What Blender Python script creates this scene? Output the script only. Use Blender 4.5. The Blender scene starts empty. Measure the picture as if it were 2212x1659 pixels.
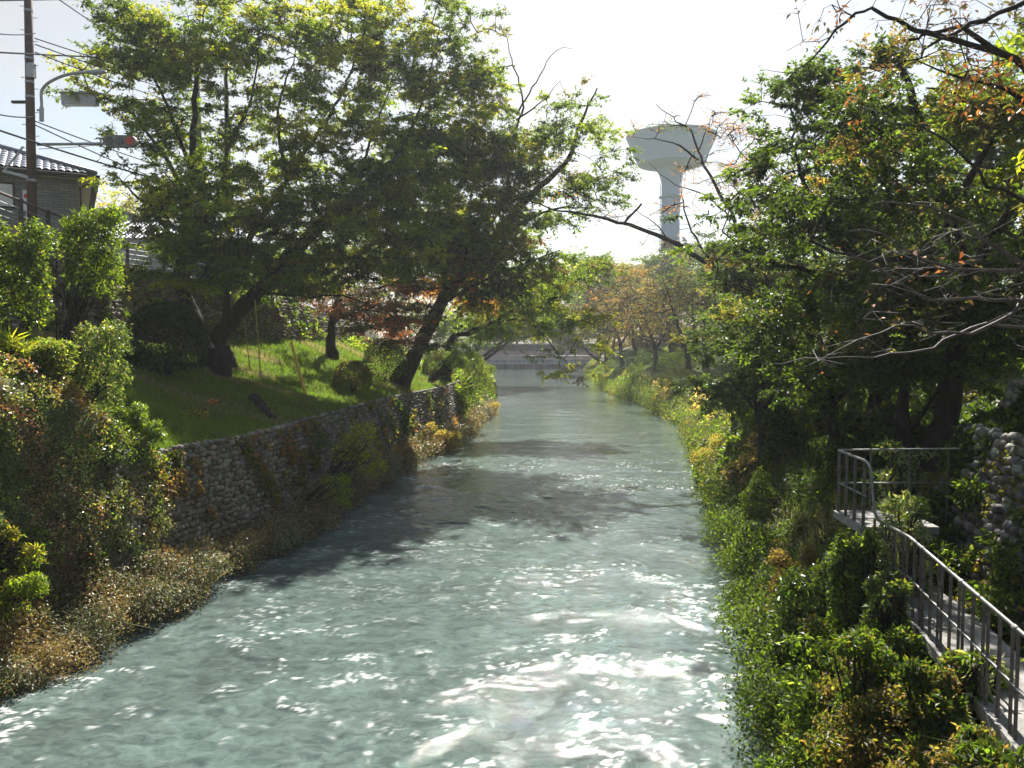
import bpy, math
import numpy as np
from math import radians as R

# ------------------------------------------------------------------ camera, sky, sun, exposure
sc = bpy.context.scene
COL = sc.collection
W, H, F = 2212.0, 1659.0, 1720.0           # photo frame in its own units, focal length in the same units
HORIZON = 735.0
PITCH = math.atan((H / 2 - HORIZON) / F)
CAMZ = 6.5
cam_d = bpy.data.cameras.new('camera')
cam_d.sensor_width = 36
cam_d.lens = F / W * 36
cam_d.clip_start = 0.1
cam_d.clip_end = 3000
cam = bpy.data.objects.new('camera', cam_d)
COL.objects.link(cam)
cam.location = (0, 0, CAMZ)
cam.rotation_euler = (R(90) - PITCH, 0, 0)
sc.camera = cam

SUN_EL, SUN_AZ = 47.0, 7.0                # azimuth measured from +Y towards +X
world = bpy.data.worlds.new('World')
sc.world = world
world.use_nodes = True
wn = world.node_tree.nodes
wl = world.node_tree.links
wn.clear()
sky = wn.new('ShaderNodeTexSky')
sky.sky_type = 'NISHITA'
sky.sun_disc = False
sky.sun_elevation = R(SUN_EL)
sky.sun_rotation = R(SUN_AZ)
sky.air_density = 1.3
sky.dust_density = 1.2
sky.ozone_density = 1.0
tc = wn.new('ShaderNodeTexCoord')
mp = wn.new('ShaderNodeMapping')
mp.inputs['Scale'].default_value = (1.0, 1.0, 2.6)
wl.new(tc.outputs['Generated'], mp.inputs['Vector'])
cn = wn.new('ShaderNodeTexNoise')
cn.inputs['Scale'].default_value = 2.6
cn.inputs['Detail'].default_value = 9
cn.inputs['Roughness'].default_value = 0.55
cn.inputs['Distortion'].default_value = 0.5
wl.new(mp.outputs[0], cn.inputs['Vector'])
cr = wn.new('ShaderNodeValToRGB')
cr.color_ramp.elements[0].position = 0.36
cr.color_ramp.elements[0].color = (0.12, 0.12, 0.12, 1)
cr.color_ramp.elements[1].position = 0.60
cr.color_ramp.elements[1].color = (0.9, 0.9, 0.9, 1)
wl.new(cn.outputs['Fac'], cr.inputs['Fac'])
# cloud brightness follows the sky's own brightness, with the blue taken out
bw = wn.new('ShaderNodeRGBToBW')
wl.new(sky.outputs[0], bw.inputs[0])
mul = wn.new('ShaderNodeMath'); mul.operation = 'MULTIPLY_ADD'
mul.inputs[1].default_value = 0.85; mul.inputs[2].default_value = 1.2
wl.new(bw.outputs[0], mul.inputs[0])
mx = wn.new('ShaderNodeMix'); mx.data_type = 'RGBA'
sep = wn.new('ShaderNodeSeparateXYZ'); wl.new(tc.outputs['Generated'], sep.inputs[0])
thin = wn.new('ShaderNodeMapRange'); thin.inputs['From Min'].default_value = 0.30; thin.inputs['From Max'].default_value = 0.62
thin.inputs['To Min'].default_value = 1.0; thin.inputs['To Max'].default_value = 0.25
wl.new(sep.outputs['Z'], thin.inputs['Value'])
cm = wn.new('ShaderNodeMath'); cm.operation = 'MULTIPLY'
wl.new(cr.outputs[0], cm.inputs[0]); wl.new(thin.outputs[0], cm.inputs[1])
wl.new(cm.outputs[0], mx.inputs[0])
wl.new(sky.outputs[0], mx.inputs[6])
wl.new(mul.outputs[0], mx.inputs[7])
bg = wn.new('ShaderNodeBackground')
bg.inputs['Strength'].default_value = 0.046
wl.new(mx.outputs[2], bg.inputs['Color'])
wo = wn.new('ShaderNodeOutputWorld')
wl.new(bg.outputs[0], wo.inputs['Surface'])

sun_d = bpy.data.lights.new('sun', 'SUN')
sun_d.energy = 5.0
sun_d.angle = R(0.55)
sun_d.color = (1.0, 0.95, 0.87)
sun = bpy.data.objects.new('sun', sun_d)
COL.objects.link(sun)
sun.rotation_euler = (R(90 - SUN_EL), 0, R(180 - SUN_AZ))

sc.view_settings.view_transform = 'Standard'
sc.view_settings.look = 'None'
sc.view_settings.gamma = 1.0
sc.view_settings.use_curve_mapping = False
sc.view_settings.exposure = 1.45
sc.render.engine = 'CYCLES'
cy = sc.cycles
cy.max_bounces = 6
cy.diffuse_bounces = 3
cy.glossy_bounces = 3
cy.transmission_bounces = 4
cy.transparent_max_bounces = 4
cy.volume_bounces = 0
cy.use_denoising = True
cy.sample_clamp_direct = 0
cy.sample_clamp_indirect = 4
cy.caustics_reflective = False
cy.caustics_refractive = False

rng = np.random.default_rng(11)

# ------------------------------------------------------------------ helpers: numbers
cp, sp = math.cos(PITCH), math.sin(PITCH)


def ray(px, py):
    xc, yc = (px - W / 2) / F, (H / 2 - py) / F
    return np.array([xc, cp + yc * sp, -sp + yc * cp])


def P(px, py, d):
    """world point seen at photo position px, py, at distance d ahead (world y)."""
    r = ray(px, py)
    return np.array([0, 0, CAMZ]) + r * (d / r[1])


def gp(px, py, z=0.0):
    r = ray(px, py)
    return np.array([0, 0, CAMZ]) + r * ((z - CAMZ) / r[2])


def norm(v):
    return v / (np.linalg.norm(v, axis=-1, keepdims=True) + 1e-9)


def _hash(ix, iy, seed):
    n = (ix * 374761393 + iy * 668265263 + seed * 1442695041) & 0xffffffff
    n = ((n ^ (n >> 13)) * 1274126177) & 0xffffffff
    return ((n ^ (n >> 16)) & 0xffff) / 65535.0


def vnoise(x, y, seed=0):
    x = np.asarray(x, float); y = np.asarray(y, float)
    ix = np.floor(x).astype(np.int64); iy = np.floor(y).astype(np.int64)
    fx = x - ix; fy = y - iy
    fx = fx * fx * fx * (fx * (fx * 6 - 15) + 10); fy = fy * fy * fy * (fy * (fy * 6 - 15) + 10)
    a = _hash(ix, iy, seed); b = _hash(ix + 1, iy, seed)
    c = _hash(ix, iy + 1, seed); d = _hash(ix + 1, iy + 1, seed)
    return (a + (b - a) * fx) * (1 - fy) + (c + (d - c) * fx) * fy


def fbm(x, y, seed=0, o=4):
    s = 0; a = 0.5; t = 0
    for i in range(o):
        s = s + a * vnoise(x * 2 ** i + 17.3 * i, y * 2 ** i - 9.1 * i, seed + i); t += a; a *= 0.5
    return s / t


# ------------------------------------------------------------------ helpers: objects
def mesh_obj(name, V, Fs, mat, parent=None, col=None, smooth=False, fattr=None):
    """V (n,3); Fs a list of int arrays (m,k); col per face (sum m, 3)."""
    V = np.asarray(V, np.float32)
    Fs = [np.asarray(f, np.int32) for f in (Fs if isinstance(Fs, list) else [Fs]) if len(f)]
    me = bpy.data.meshes.new(name)
    me.vertices.add(len(V))
    me.vertices.foreach_set('co', V.ravel())
    nl = sum(f.size for f in Fs); nf = sum(len(f) for f in Fs)
    me.loops.add(nl)
    me.polygons.add(nf)
    me.loops.foreach_set('vertex_index', np.concatenate([f.ravel() for f in Fs]))
    sizes = np.concatenate([np.full(len(f), f.shape[1], np.int32) for f in Fs])
    starts = np.concatenate([[0], np.cumsum(sizes)[:-1]]).astype(np.int32)
    me.polygons.foreach_set('loop_start', starts)
    me.polygons.foreach_set('use_smooth', np.full(nf, bool(smooth)))
    me.update(calc_edges=True)
    if col is not None:
        a = me.attributes.new('Col', 'FLOAT_COLOR', 'FACE')
        c = np.ones((nf, 4), np.float32); c[:, :3] = col
        a.data.foreach_set('color', c.ravel())
    if fattr is not None:
        for k, v in fattr.items():
            a = me.attributes.new(k, 'FLOAT', 'POINT')
            a.data.foreach_set('value', np.asarray(v, np.float32).ravel())
    me.materials.append(mat)
    o = bpy.data.objects.new(name, me)
    COL.objects.link(o)
    if parent is not None:
        o.parent = parent
        pl = parent.location
        o.location = (-pl[0], -pl[1], -pl[2])
    return o


def tag(o, label=None, cat=None, group=None, kind=None):
    if label: o['label'] = label
    if cat: o['category'] = cat
    if group: o['group'] = group
    if kind: o['kind'] = kind
    return o


def thing(name, loc, label, cat, group=None):
    o = bpy.data.objects.new(name, None)
    o.empty_display_size = 0.2
    COL.objects.link(o)
    o.location = [float(v) for v in loc]
    return tag(o, label, cat, group)


class MB:
    """collects simple solids, builds ONE mesh object"""
    def __init__(s):
        s.v = []; s.q = []; s.t = []; s.n = 0

    def add(s, V, Q=None, T=None):
        V = np.asarray(V, float)
        if Q is not None and len(Q): s.q.append(np.asarray(Q) + s.n)
        if T is not None and len(T): s.t.append(np.asarray(T) + s.n)
        s.v.append(V); s.n += len(V)
        return s

    def box(s, a, b):
        x0, y0, z0 = a; x1, y1, z1 = b
        V = [(x0, y0, z0), (x1, y0, z0), (x1, y1, z0), (x0, y1, z0), (x0, y0, z1), (x1, y0, z1), (x1, y1, z1), (x0, y1, z1)]
        return s.add(V, [(0, 3, 2, 1), (4, 5, 6, 7), (0, 1, 5, 4), (1, 2, 6, 5), (2, 3, 7, 6), (3, 0, 4, 7)])

    def beam(s, p, q, w, h=None, up=(0, 0, 1)):
        """rectangular bar from p to q"""
        p = np.array(p, float); q = np.array(q, float); h = h or w
        t = norm(q - p); u = np.array(up, float)
        if abs(t @ u) > 0.98: u = np.array([0, 1.0, 0])
        a = norm(np.cross(t, u)) * w / 2; b = norm(np.cross(a, t)) * h / 2
        V = [p - a - b, p + a - b, p + a + b, p - a + b, q - a - b, q + a - b, q + a + b, q - a + b]
        return s.add(V, [(0, 1, 2, 3), (7, 6, 5, 4), (0, 4, 5, 1), (1, 5, 6, 2), (2, 6, 7, 3), (3, 7, 4, 0)])

    def tube(s, pts, rad, k=8, cap=True):
        pts = np.asarray(pts, float); n = len(pts)
        rad = np.broadcast_to(np.asarray(rad, float), (n,))
        T = np.gradient(pts, axis=0); T = norm(T)
        u = np.array([0, 0, 1.0]) if abs(T[0, 2]) < 0.9 else np.array([1.0, 0, 0])
        A = np.zeros((n, 3)); a = norm(np.cross(T[0], u))
        for i in range(n):
            a = norm(a - T[i] * (a @ T[i])); A[i] = a
        B = np.cross(T, A)
        th = np.arange(k) * 2 * np.pi / k
        V = pts[:, None] + rad[:, None, None] * (np.cos(th)[None, :, None] * A[:, None] + np.sin(th)[None, :, None] * B[:, None])
        V = V.reshape(-1, 3)
        i = np.arange(n - 1)[:, None] * k; j = np.arange(k)[None]; j2 = (j + 1) % k
        Q = np.stack([i + j, i + j2, i + k + j2, i + k + j], -1).reshape(-1, 4)
        Tt = []
        if cap:
            V = np.vstack([V, pts[:1], pts[-1:]]); c0 = n * k; c1 = c0 + 1
            for jj in range(k):
                Tt.append((c0, (jj + 1) % k, jj)); Tt.append((c1, (n - 1) * k + jj, (n - 1) * k + (jj + 1) % k))
        return s.add(V, Q, Tt)

    def lathe(s, c, prof, k=48):
        prof = np.array(prof, float); n = len(prof)
        th = np.arange(k) * 2 * np.pi / k
        V = np.zeros((n, k, 3))
        V[..., 0] = c[0] + prof[:, 0:1] * np.cos(th); V[..., 1] = c[1] + prof[:, 0:1] * np.sin(th); V[..., 2] = c[2] + prof[:, 1:2]
        i = np.arange(n - 1)[:, None] * k; j = np.arange(k)[None]; j2 = (j + 1) % k
        Q = np.stack([i + j, i + j2, i + k + j2, i + k + j], -1).reshape(-1, 4)
        return s.add(V.reshape(-1, 3), Q)

    def grid(s, G):
        """G (n,m,3) surface"""
        n, m = G.shape[:2]
        i = np.arange(n - 1)[:, None] * m; j = np.arange(m - 1)[None]
        Q = np.stack([i + j, i + j + 1, i + m + j + 1, i + m + j], -1).reshape(-1, 4)
        return s.add(G.reshape(-1, 3), Q)

    def build(s, name, mat, parent=None, smooth=False):
        fs = []
        if s.q: fs.append(np.vstack(s.q))
        if s.t: fs.append(np.vstack(s.t))
        return mesh_obj(name, np.vstack(s.v), fs, mat, parent, smooth=smooth)


# ------------------------------------------------------------------ materials
def mat_new(name):
    m = bpy.data.materials.new(name)
    m.use_nodes = True
    nt = m.node_tree
    return m, nt.nodes, nt.links, nt.nodes['Principled BSDF']


def mat_noise(name, c1, c2, scale=4.0, rough=0.8, bump=0.0, bscale=None, spec=0.3, metal=0.0, stretch=(1, 1, 1)):
    m, n, l, b = mat_new(name)
    t = n.new('ShaderNodeTexCoord'); mp = n.new('ShaderNodeMapping'); mp.inputs['Scale'].default_value = stretch
    l.new(t.outputs['Object'], mp.inputs['Vector'])
    no = n.new('ShaderNodeTexNoise'); no.inputs['Scale'].default_value = scale; no.inputs['Detail'].default_value = 8
    no.inputs['Roughness'].default_value = 0.62
    l.new(mp.outputs[0], no.inputs['Vector'])
    r = n.new('ShaderNodeValToRGB')
    r.color_ramp.elements[0].position = 0.34; r.color_ramp.elements[0].color = (*c1, 1)
    r.color_ramp.elements[1].position = 0.66; r.color_ramp.elements[1].color = (*c2, 1)
    l.new(no.outputs['Fac'], r.inputs['Fac']); l.new(r.outputs[0], b.inputs['Base Color'])
    b.inputs['Roughness'].default_value = rough
    b.inputs['Specular IOR Level'].default_value = spec
    b.inputs['Metallic'].default_value = metal
    if bump:
        n2 = n.new('ShaderNodeTexNoise'); n2.inputs['Scale'].default_value = bscale or scale * 5; n2.inputs['Detail'].default_value = 6
        l.new(mp.outputs[0], n2.inputs['Vector'])
        bp = n.new('ShaderNodeBump'); bp.inputs['Strength'].default_value = bump; bp.inputs['Distance'].default_value = 0.05
        l.new(n2.outputs['Fac'], bp.inputs['Height']); l.new(bp.outputs[0], b.inputs['Normal'])
    return m


def mat_leaf(name, trans=0.64, rough=0.42, spec=0.35, tint=(2.3, 2.05, 0.55)):
    m, n, l, b = mat_new(name)
    a = n.new('ShaderNodeAttribute'); a.attribute_name = 'Col'
    l.new(a.outputs['Color'], b.inputs['Base Color'])
    b.inputs['Roughness'].default_value = rough
    b.inputs['Specular IOR Level'].default_value = spec
    mu = n.new('ShaderNodeMix'); mu.data_type = 'RGBA'; mu.blend_type = 'MULTIPLY'; mu.inputs[0].default_value = 1
    mu.inputs[7].default_value = (*tint, 1)
    l.new(a.outputs['Color'], mu.inputs[6])
    tr = n.new('ShaderNodeBsdfTranslucent'); l.new(mu.outputs[2], tr.inputs['Color'])
    ms = n.new('ShaderNodeMixShader'); ms.inputs[0].default_value = trans
    l.new(b.outputs[0], ms.inputs[1]); l.new(tr.outputs[0], ms.inputs[2])
    l.new(ms.outputs[0], n['Material Output'].inputs['Surface'])
    return m


M = {}
M['leaf'] = mat_leaf('leaf')
M['leaf_dry'] = mat_leaf('dry_leaf', 0.35, 0.42, 0.45, (1.3, 1.1, 0.7))
M['leaf_gloss'] = mat_leaf('glossy_leaf', 0.45, 0.3, 0.5)
M['blade'] = mat_leaf('grass_blade', 0.45, 0.5, 0.3, (1.2, 1.35, 0.6))
M['bark'] = mat_noise('bark', (0.014, 0.012, 0.010), (0.046, 0.039, 0.032), 6, 0.9, 0.8, 22, 0.2, stretch=(1, 1, 0.35))
M['bark_pale'] = mat_noise('pale_bark', (0.07, 0.06, 0.055), (0.19, 0.165, 0.15), 7, 0.8, 0.5, 25, 0.3)
M['twig'] = mat_noise('twig_bark', (0.04, 0.032, 0.028), (0.11, 0.088, 0.078), 5, 0.65, 0.2, 25, 0.3)
M['soil'] = mat_noise('soil', (0.045, 0.05, 0.02), (0.10, 0.095, 0.045), 1.5, 0.95, 0.6, 9)
M['concrete'] = mat_noise('concrete', (0.16, 0.155, 0.145), (0.34, 0.325, 0.31), 2.5, 0.85, 0.3, 30)
M['concrete_dark'] = mat_noise('stained_concrete', (0.05, 0.055, 0.06), (0.20, 0.22, 0.24), 0.5, 0.8, 0.2, 20, stretch=(2.5, 1, 0.25))
M['concrete_blue'] = mat_noise('weathered_weir_concrete', (0.14, 0.17, 0.21), (0.42, 0.46, 0.52), 0.7, 0.8, 0.2, 10, stretch=(3, 1, 0.12))
M['pink_paint'] = mat_noise('pinkish_beam', (0.42, 0.29, 0.26), (0.58, 0.42, 0.38), 0.6, 0.7)
M['white_paint'] = mat_noise('pale_lip', (0.5, 0.5, 0.5), (0.68, 0.68, 0.67), 1.0, 0.7)
M['tower'] = mat_noise('tower_paint', (0.27, 0.40, 0.52), (0.31, 0.44, 0.56), 0.12, 0.7, stretch=(1, 1, 0.4))
M['tower_trim'] = mat_noise('tower_green', (0.22, 0.42, 0.42), (0.28, 0.48, 0.48), 1, 0.6)
M['pole'] = mat_noise('brown_pole', (0.09, 0.065, 0.055), (0.15, 0.11, 0.095), 3, 0.7, 0.2, 30)
M['pole_grey'] = mat_noise('grey_pole', (0.22, 0.22, 0.21), (0.32, 0.32, 0.31), 3, 0.8)
M['metal'] = mat_noise('galvanised_metal', (0.28, 0.30, 0.31), (0.42, 0.44, 0.45), 8, 0.45, 0, spec=0.5, metal=0.5)
M['metal_dark'] = mat_noise('dark_metal', (0.03, 0.028, 0.026), (0.07, 0.06, 0.055), 8, 0.5, 0, spec=0.5, metal=0.2)
M['rail'] = mat_noise('painted_rail', (0.13, 0.13, 0.12), (0.27, 0.265, 0.25), 14, 0.5, 0.2, 60, spec=0.5, metal=0.25)
M['rail_post'] = mat_noise('rusty_post', (0.07, 0.06, 0.055), (0.16, 0.14, 0.125), 10, 0.6, 0.2, 50)
M['cable'] = mat_noise('cable', (0.02, 0.025, 0.03), (0.04, 0.045, 0.05), 2, 0.95, spec=0.05)
M['tile'] = mat_noise('roof_tile', (0.08, 0.096, 0.125), (0.19, 0.215, 0.26), 3, 0.45, 0.1, spec=0.6)
M['fascia'] = mat_noise('fascia', (0.045, 0.042, 0.04), (0.08, 0.075, 0.07), 2, 0.6)
M['soffit'] = mat_noise('soffit', (0.45, 0.44, 0.42), (0.55, 0.54, 0.52), 2, 0.7)
M['window'] = mat_noise('window_glass', (0.55, 0.56, 0.57), (0.7, 0.72, 0.74), 0.8, 0.15, spec=0.8)
M['yellow'] = mat_noise('yellow_stake', (0.62, 0.40, 0.07), (0.80, 0.56, 0.11), 6, 0.7, 0.2)
M['stake_green'] = mat_noise('bamboo_stake', (0.32, 0.28, 0.07), (0.52, 0.45, 0.13), 7, 0.6)
M['red'] = mat_noise('red_print', (0.55, 0.06, 0.05), (0.65, 0.09, 0.07), 2, 0.5)
M['lens_dark'] = mat_noise('dark_lens', (0.05, 0.06, 0.05), (0.09, 0.10, 0.09), 4, 0.2, spec=0.6)
m_, n_, l_, b_ = mat_new('lit_red_lens')
b_.inputs['Base Color'].default_value = (0.16, 0.04, 0.03, 1)
b_.inputs['Emission Color'].default_value = (1, 0.12, 0.05, 1); b_.inputs['Emission Strength'].default_value = 0.03
M['lens_red'] = m_
# house cladding: thin brick courses
m_, n_, l_, b_ = mat_new('brick_cladding')
t_ = n_.new('ShaderNodeTexCoord'); mp_ = n_.new('ShaderNodeMapping')
mp_.inputs['Rotation'].default_value = (R(90), 0, 0)
l_.new(t_.outputs['Object'], mp_.inputs['Vector'])
br = n_.new('ShaderNodeTexBrick'); br.inputs['Scale'].default_value = 1.0
br.inputs['Brick Width'].default_value = 0.45; br.inputs['Row Height'].default_value = 0.13; br.inputs['Mortar Size'].default_value = 0.012
br.inputs['Color1'].default_value = (0.17, 0.18, 0.19, 1); br.inputs['Color2'].default_value = (0.25, 0.25, 0.26, 1); br.inputs['Mortar'].default_value = (0.09, 0.09, 0.09, 1)
l_.new(mp_.outputs[0], br.inputs['Vector']); l_.new(br.outputs['Color'], b_.inputs['Base Color'])
b_.inputs['Roughness'].default_value = 0.8
M['cladding'] = m_
# cobbles: colour per stone through the face colours
m_, n_, l_, b_ = mat_new('cobble')
a_ = n_.new('ShaderNodeAttribute'); a_.attribute_name = 'Col'
no_ = n_.new('ShaderNodeTexNoise'); no_.inputs['Scale'].default_value = 9; no_.inputs['Detail'].default_value = 6
t_ = n_.new('ShaderNodeTexCoord'); l_.new(t_.outputs['Object'], no_.inputs['Vector'])
r_ = n_.new('ShaderNodeValToRGB')
r_.color_ramp.elements[0].position = 0.35; r_.color_ramp.elements[0].color = (0.45, 0.43, 0.35, 1)
r_.color_ramp.elements[1].position = 0.6; r_.color_ramp.elements[1].color = (1.1, 1.1, 1.1, 1)
l_.new(no_.outputs['Fac'], r_.inputs['Fac'])
mu_ = n_.new('ShaderNodeMix'); mu_.data_type = 'RGBA'; mu_.blend_type = 'MULTIPLY'; mu_.inputs[0].default_value = 1
l_.new(a_.outputs['Color'], mu_.inputs[6]); l_.new(r_.outputs[0], mu_.inputs[7]); l_.new(mu_.outputs[2], b_.inputs['Base Color'])
b_.inputs['Roughness'].default_value = 0.75
bp_ = n_.new('ShaderNodeBump'); bp_.inputs['Strength'].default_value = 0.4; bp_.inputs['Distance'].default_value = 0.02
l_.new(no_.outputs['Fac'], bp_.inputs['Height']); l_.new(bp_.outputs[0], b_.inputs['Normal'])
M['cobble'] = m_

# ------------------------------------------------------------------ the lie of the land
LE = np.array([gp(*p) for p in [(-330, 1659), (0, 1512), (180, 1405), (340, 1330), (470, 1245), (640, 1165), (740, 1095), (820, 1045), (900, 995), (1000, 948), (1050, 900), (1066, 870), (1066, 840), (1060, 815), (1056, 798)]])
RE = np.array([gp(*p) for p in [(1690, 1659), (1672, 1560), (1640, 1400), (1590, 1250), (1550, 1110), (1500, 980), (1488, 930), (1400, 880), (1320, 850), (1280, 822), (1262, 798)]])


def xl(y): return np.interp(y, np.r_[-20, 4, LE[:, 1], 400], np.r_[LE[0, 0] - 2, LE[0, 0] - .5, LE[:, 0], LE[-1, 0] - 6])
def xr(y): return np.interp(y, np.r_[-20, 4, RE[:, 1], 400], np.r_[0.5, 2.3, RE[:, 0], RE[-1, 0] + 4])


YS = np.concatenate([np.arange(-14, 70, 0.5), np.arange(70, 260, 2.0), [300, 500, 900]])


def tb(y, ys, vs): return np.interp(y, ys, vs)


def wall_top(y): return tb(y, [6, 15.5, 18, 20.5, 25, 60, 80, 180], [6.3, 6.0, 5.0, 3.5, 3.45, 3.4, 2.6, 3.0])
def up_x(y): return tb(y, [-14, 8, 24.5, 37, 41, 46, 62, 100, 180, 400], [-14, -14.5, -15.7, -17.5, -16.0, -13.2, -11.5, -12, -20, -30])
def up_foot(y): return tb(y, [8, 24, 40, 62, 100, 180], [6.9, 6.9, 6.5, 6.3, 5.0, 4.5])
def up_top(y): return tb(y, [8, 24, 40, 46, 62, 75, 100, 180, 300], [10.0, 10.0, 9.8, 8.8, 8.0, 6.6, 5.2, 5.0, 5.0])


def land_knots(y):
    a = xl(y); b = xr(y)
    far = tb(y, [58, 75], [0, 1])
    wt = wall_top(y); ux = np.minimum(up_x(y), a - 3.5); uf = up_foot(y); ut = np.maximum(up_top(y), uf)
    L = [(a + 1.2, -1.0 + 0 * y), (a, -0.06 + 0 * y), (a - 0.5, 0.35 + 0 * y), (a - 0.8, 0.5 + 0 * y), (a - 1.25 - 1.8 * far, wt),
         (a - 1.25 - 1.8 * far + (ux - a + 1.25 + 1.8 * far) * 0.5, wt + (uf - wt) * 0.44), (ux, uf), (ux - 0.35, ut), (ux - 8, ut + 0.1), (-300 + 0 * y, ut + 0.1)]
    near = tb(y, [15.5, 18], [1, 0])
    wf = 7.3 + (y - 12) * 0.17                           # foot of the right cobble wall
    mixv = lambda p, q: p * near + q * (1 - near)
    zmid = mixv(2.0, 2.3)
    Rr = [(b - 1.2, -1.0 + 0 * y), (b, -0.06 + 0 * y), (b + 0.9, mixv(0.9, 0.9)), (b + mixv(1.7, 2.4), zmid),
          (mixv(np.maximum(wf, b + 2.2), b + 6.0), mixv(2.15, 3.5)), (mixv(np.maximum(wf + 1.05, b + 3.2), b + 10), mixv(4.75, 5.0)),
          (mixv(wf + 2.0, b + 16), mixv(4.85, 5.9)), (mixv(wf + 2.4, b + 22), mixv(5.6, 6.1)), (300 + 0 * y, mixv(5.7, 6.2))]
    K = L[::-1] + Rr
    X = np.stack([np.broadcast_to(k[0], y.shape) for k in K], 1); Z = np.stack([np.broadcast_to(k[1], y.shape) for k in K], 1)
    return X, Z


KX, KZ = land_knots(YS)


def height(x, y):
    x = np.atleast_1d(np.asarray(x, float)); y = np.atleast_1d(np.asarray(y, float))
    i = np.clip(np.searchsorted(YS, y) - 1, 0, len(YS) - 2)
    t = np.clip((y - YS[i]) / (YS[i + 1] - YS[i]), 0, 1)[:, None]
    X = KX[i] * (1 - t) + KX[i + 1] * t; Z = KZ[i] * (1 - t) + KZ[i + 1] * t
    k = np.clip((X < x[:, None]).sum(1) - 1, 0, X.shape[1] - 2); ar = np.arange(len(x))
    u = np.clip((x - X[ar, k]) / (X[ar, k + 1] - X[ar, k] + 1e-6), 0, 1)
    return Z[ar, k] * (1 - u) + Z[ar, k + 1] * u


def hit(px, py, dmin=6.0, dmax=260.0):
    """where the sight line through px, py meets the ground"""
    r = ray(px, py); d = np.arange(dmin, dmax, 0.05)
    pts = np.array([0, 0, CAMZ]) + r[None] * (d[:, None] / r[1])
    hh = height(pts[:, 0], pts[:, 1])
    k = np.argmax(pts[:, 2] < np.maximum(hh, 0))
    p = pts[k].copy(); p[2] = hh[k]
    return p


def ground_at(px, d, dz=0.0):
    x = (px - W / 2) / F * d
    return np.array([x, d, height(x, d)[0] + dz])


# ground sheet
nk = KX.shape[1]; sub = 5
cols = []
for k in range(nk - 1):
    for s_ in range(sub):
        t = s_ / sub; cols.append((k, t))
cols.append((nk - 2, 1.0))
G = np.zeros((len(YS), len(cols), 3))
for j, (k, t) in enumerate(cols):
    G[:, j, 0] = KX[:, k] * (1 - t) + KX[:, k + 1] * t
    G[:, j, 2] = KZ[:, k] * (1 - t) + KZ[:, k + 1] * t
    G[:, j, 1] = YS
nz = (fbm(G[..., 0] * 0.9, G[..., 1] * 0.9, 3) - 0.5) * 0.16
G[..., 2] += np.where((G[..., 2] > 0.3) & (np.abs(G[..., 0]) < 60), nz, 0)
mb = MB(); mb.grid(G)
ground = mb.build('ground', M['soil'], smooth=True)
tag(ground, kind='structure')

# ------------------------------------------------------------------ water
ny = 900
yy = 3.0 / (1 - np.linspace(0, 1, ny) * (1 - 3.0 / 188.0)) ** 1.0
yy = np.concatenate([np.arange(-10, 3, 0.3), np.interp(np.linspace(0, 1, ny), [0, .03, .62, .85, 1], [3, 9.5, 34, 75, 192])])
nxw = 330
tt = np.linspace(0, 1, nxw)
X_ = (xl(yy) - 0.6)[:, None] * (1 - tt) + (xr(yy) + 0.6)[:, None] * tt
Y_ = np.repeat(yy[:, None], nxw, 1)
wx = X_ - 0.2 * Y_; wy = Y_ + 0.2 * X_
warp = (fbm(wx * 0.5, wy * 0.5, 40, 3) - 0.5) * 2.4
w1 = fbm(wx * 0.42 + warp * .4, wy * 0.62 + warp, 5, 3) - 0.5
w2 = 1 - np.abs(2 * fbm(wx * 0.95 + warp * .5, wy * 1.7 + warp, 9, 3) - 1)
w3 = 1 - np.abs(2 * fbm(wx * 2.6 + warp, wy * 3.8 - warp, 21, 2) - 1)
rough_zone = 0.45 + 0.9 * fbm(wx * 0.12, wy * 0.1, 61, 2)
fade = np.interp(Y_, [8, 30, 60, 180], [1.0, 0.8, 0.4, 0.2])
w4 = fbm(wx * 4.5 + warp * 2, wy * 6.5 + warp, 31, 3) - .5
Zw = (0.20 * w1 + 0.06 * (w2 - 0.7) + 0.020 * (w3 - 0.7) + .024 * w4) * rough_zone * fade
speck = vnoise(wx * 16, wy * 20, 71) * vnoise(wx * 7 + 3, wy * 9, 72)
foam_sparkle = np.clip((w2 - 0.72) * 5, 0, 1) * np.clip((w1 + 0.07) * 6, 0, 1) * np.clip((speck - 0.33) * 10, 0, 1) * np.clip(rough_zone * 1.3 - .4, 0, 1)  # white foam on the crests; its specks also paint in sun sparkle
foam_sparkle = foam_sparkle * np.interp(Y_, [8, 25, 60], [1, .8, .1])
mb = MB(); mb.grid(np.stack([X_, Y_, Zw], -1))

m, n, l, b = mat_new('river_water')
geo = n.new('ShaderNodeNewGeometry')
mp = n.new('ShaderNodeMapping'); mp.inputs['Scale'].default_value = (1.0, 1.5, 1.0); mp.inputs['Rotation'].default_value = (0, 0, R(-11))
l.new(geo.outputs['Position'], mp.inputs['Vector'])
nb = n.new('ShaderNodeTexNoise'); nb.inputs['Scale'].default_value = 13.0; nb.inputs['Detail'].default_value = 5; nb.inputs['Roughness'].default_value = 0.6; nb.inputs['Distortion'].default_value = 0.2
l.new(mp.outputs[0], nb.inputs['Vector'])
bp = n.new('ShaderNodeBump'); bp.inputs['Strength'].default_value = 1.0; bp.inputs['Distance'].default_value = 0.0068
l.new(nb.outputs['Fac'], bp.inputs['Height'])
nf_ = n.new('ShaderNodeTexNoise'); nf_.inputs['Scale'].default_value = 40; nf_.inputs['Detail'].default_value = 3; l.new(mp.outputs[0], nf_.inputs['Vector'])
bq = n.new('ShaderNodeBump'); bq.inputs['Strength'].default_value = 1.0; bq.inputs['Distance'].default_value = 0.0030
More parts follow.
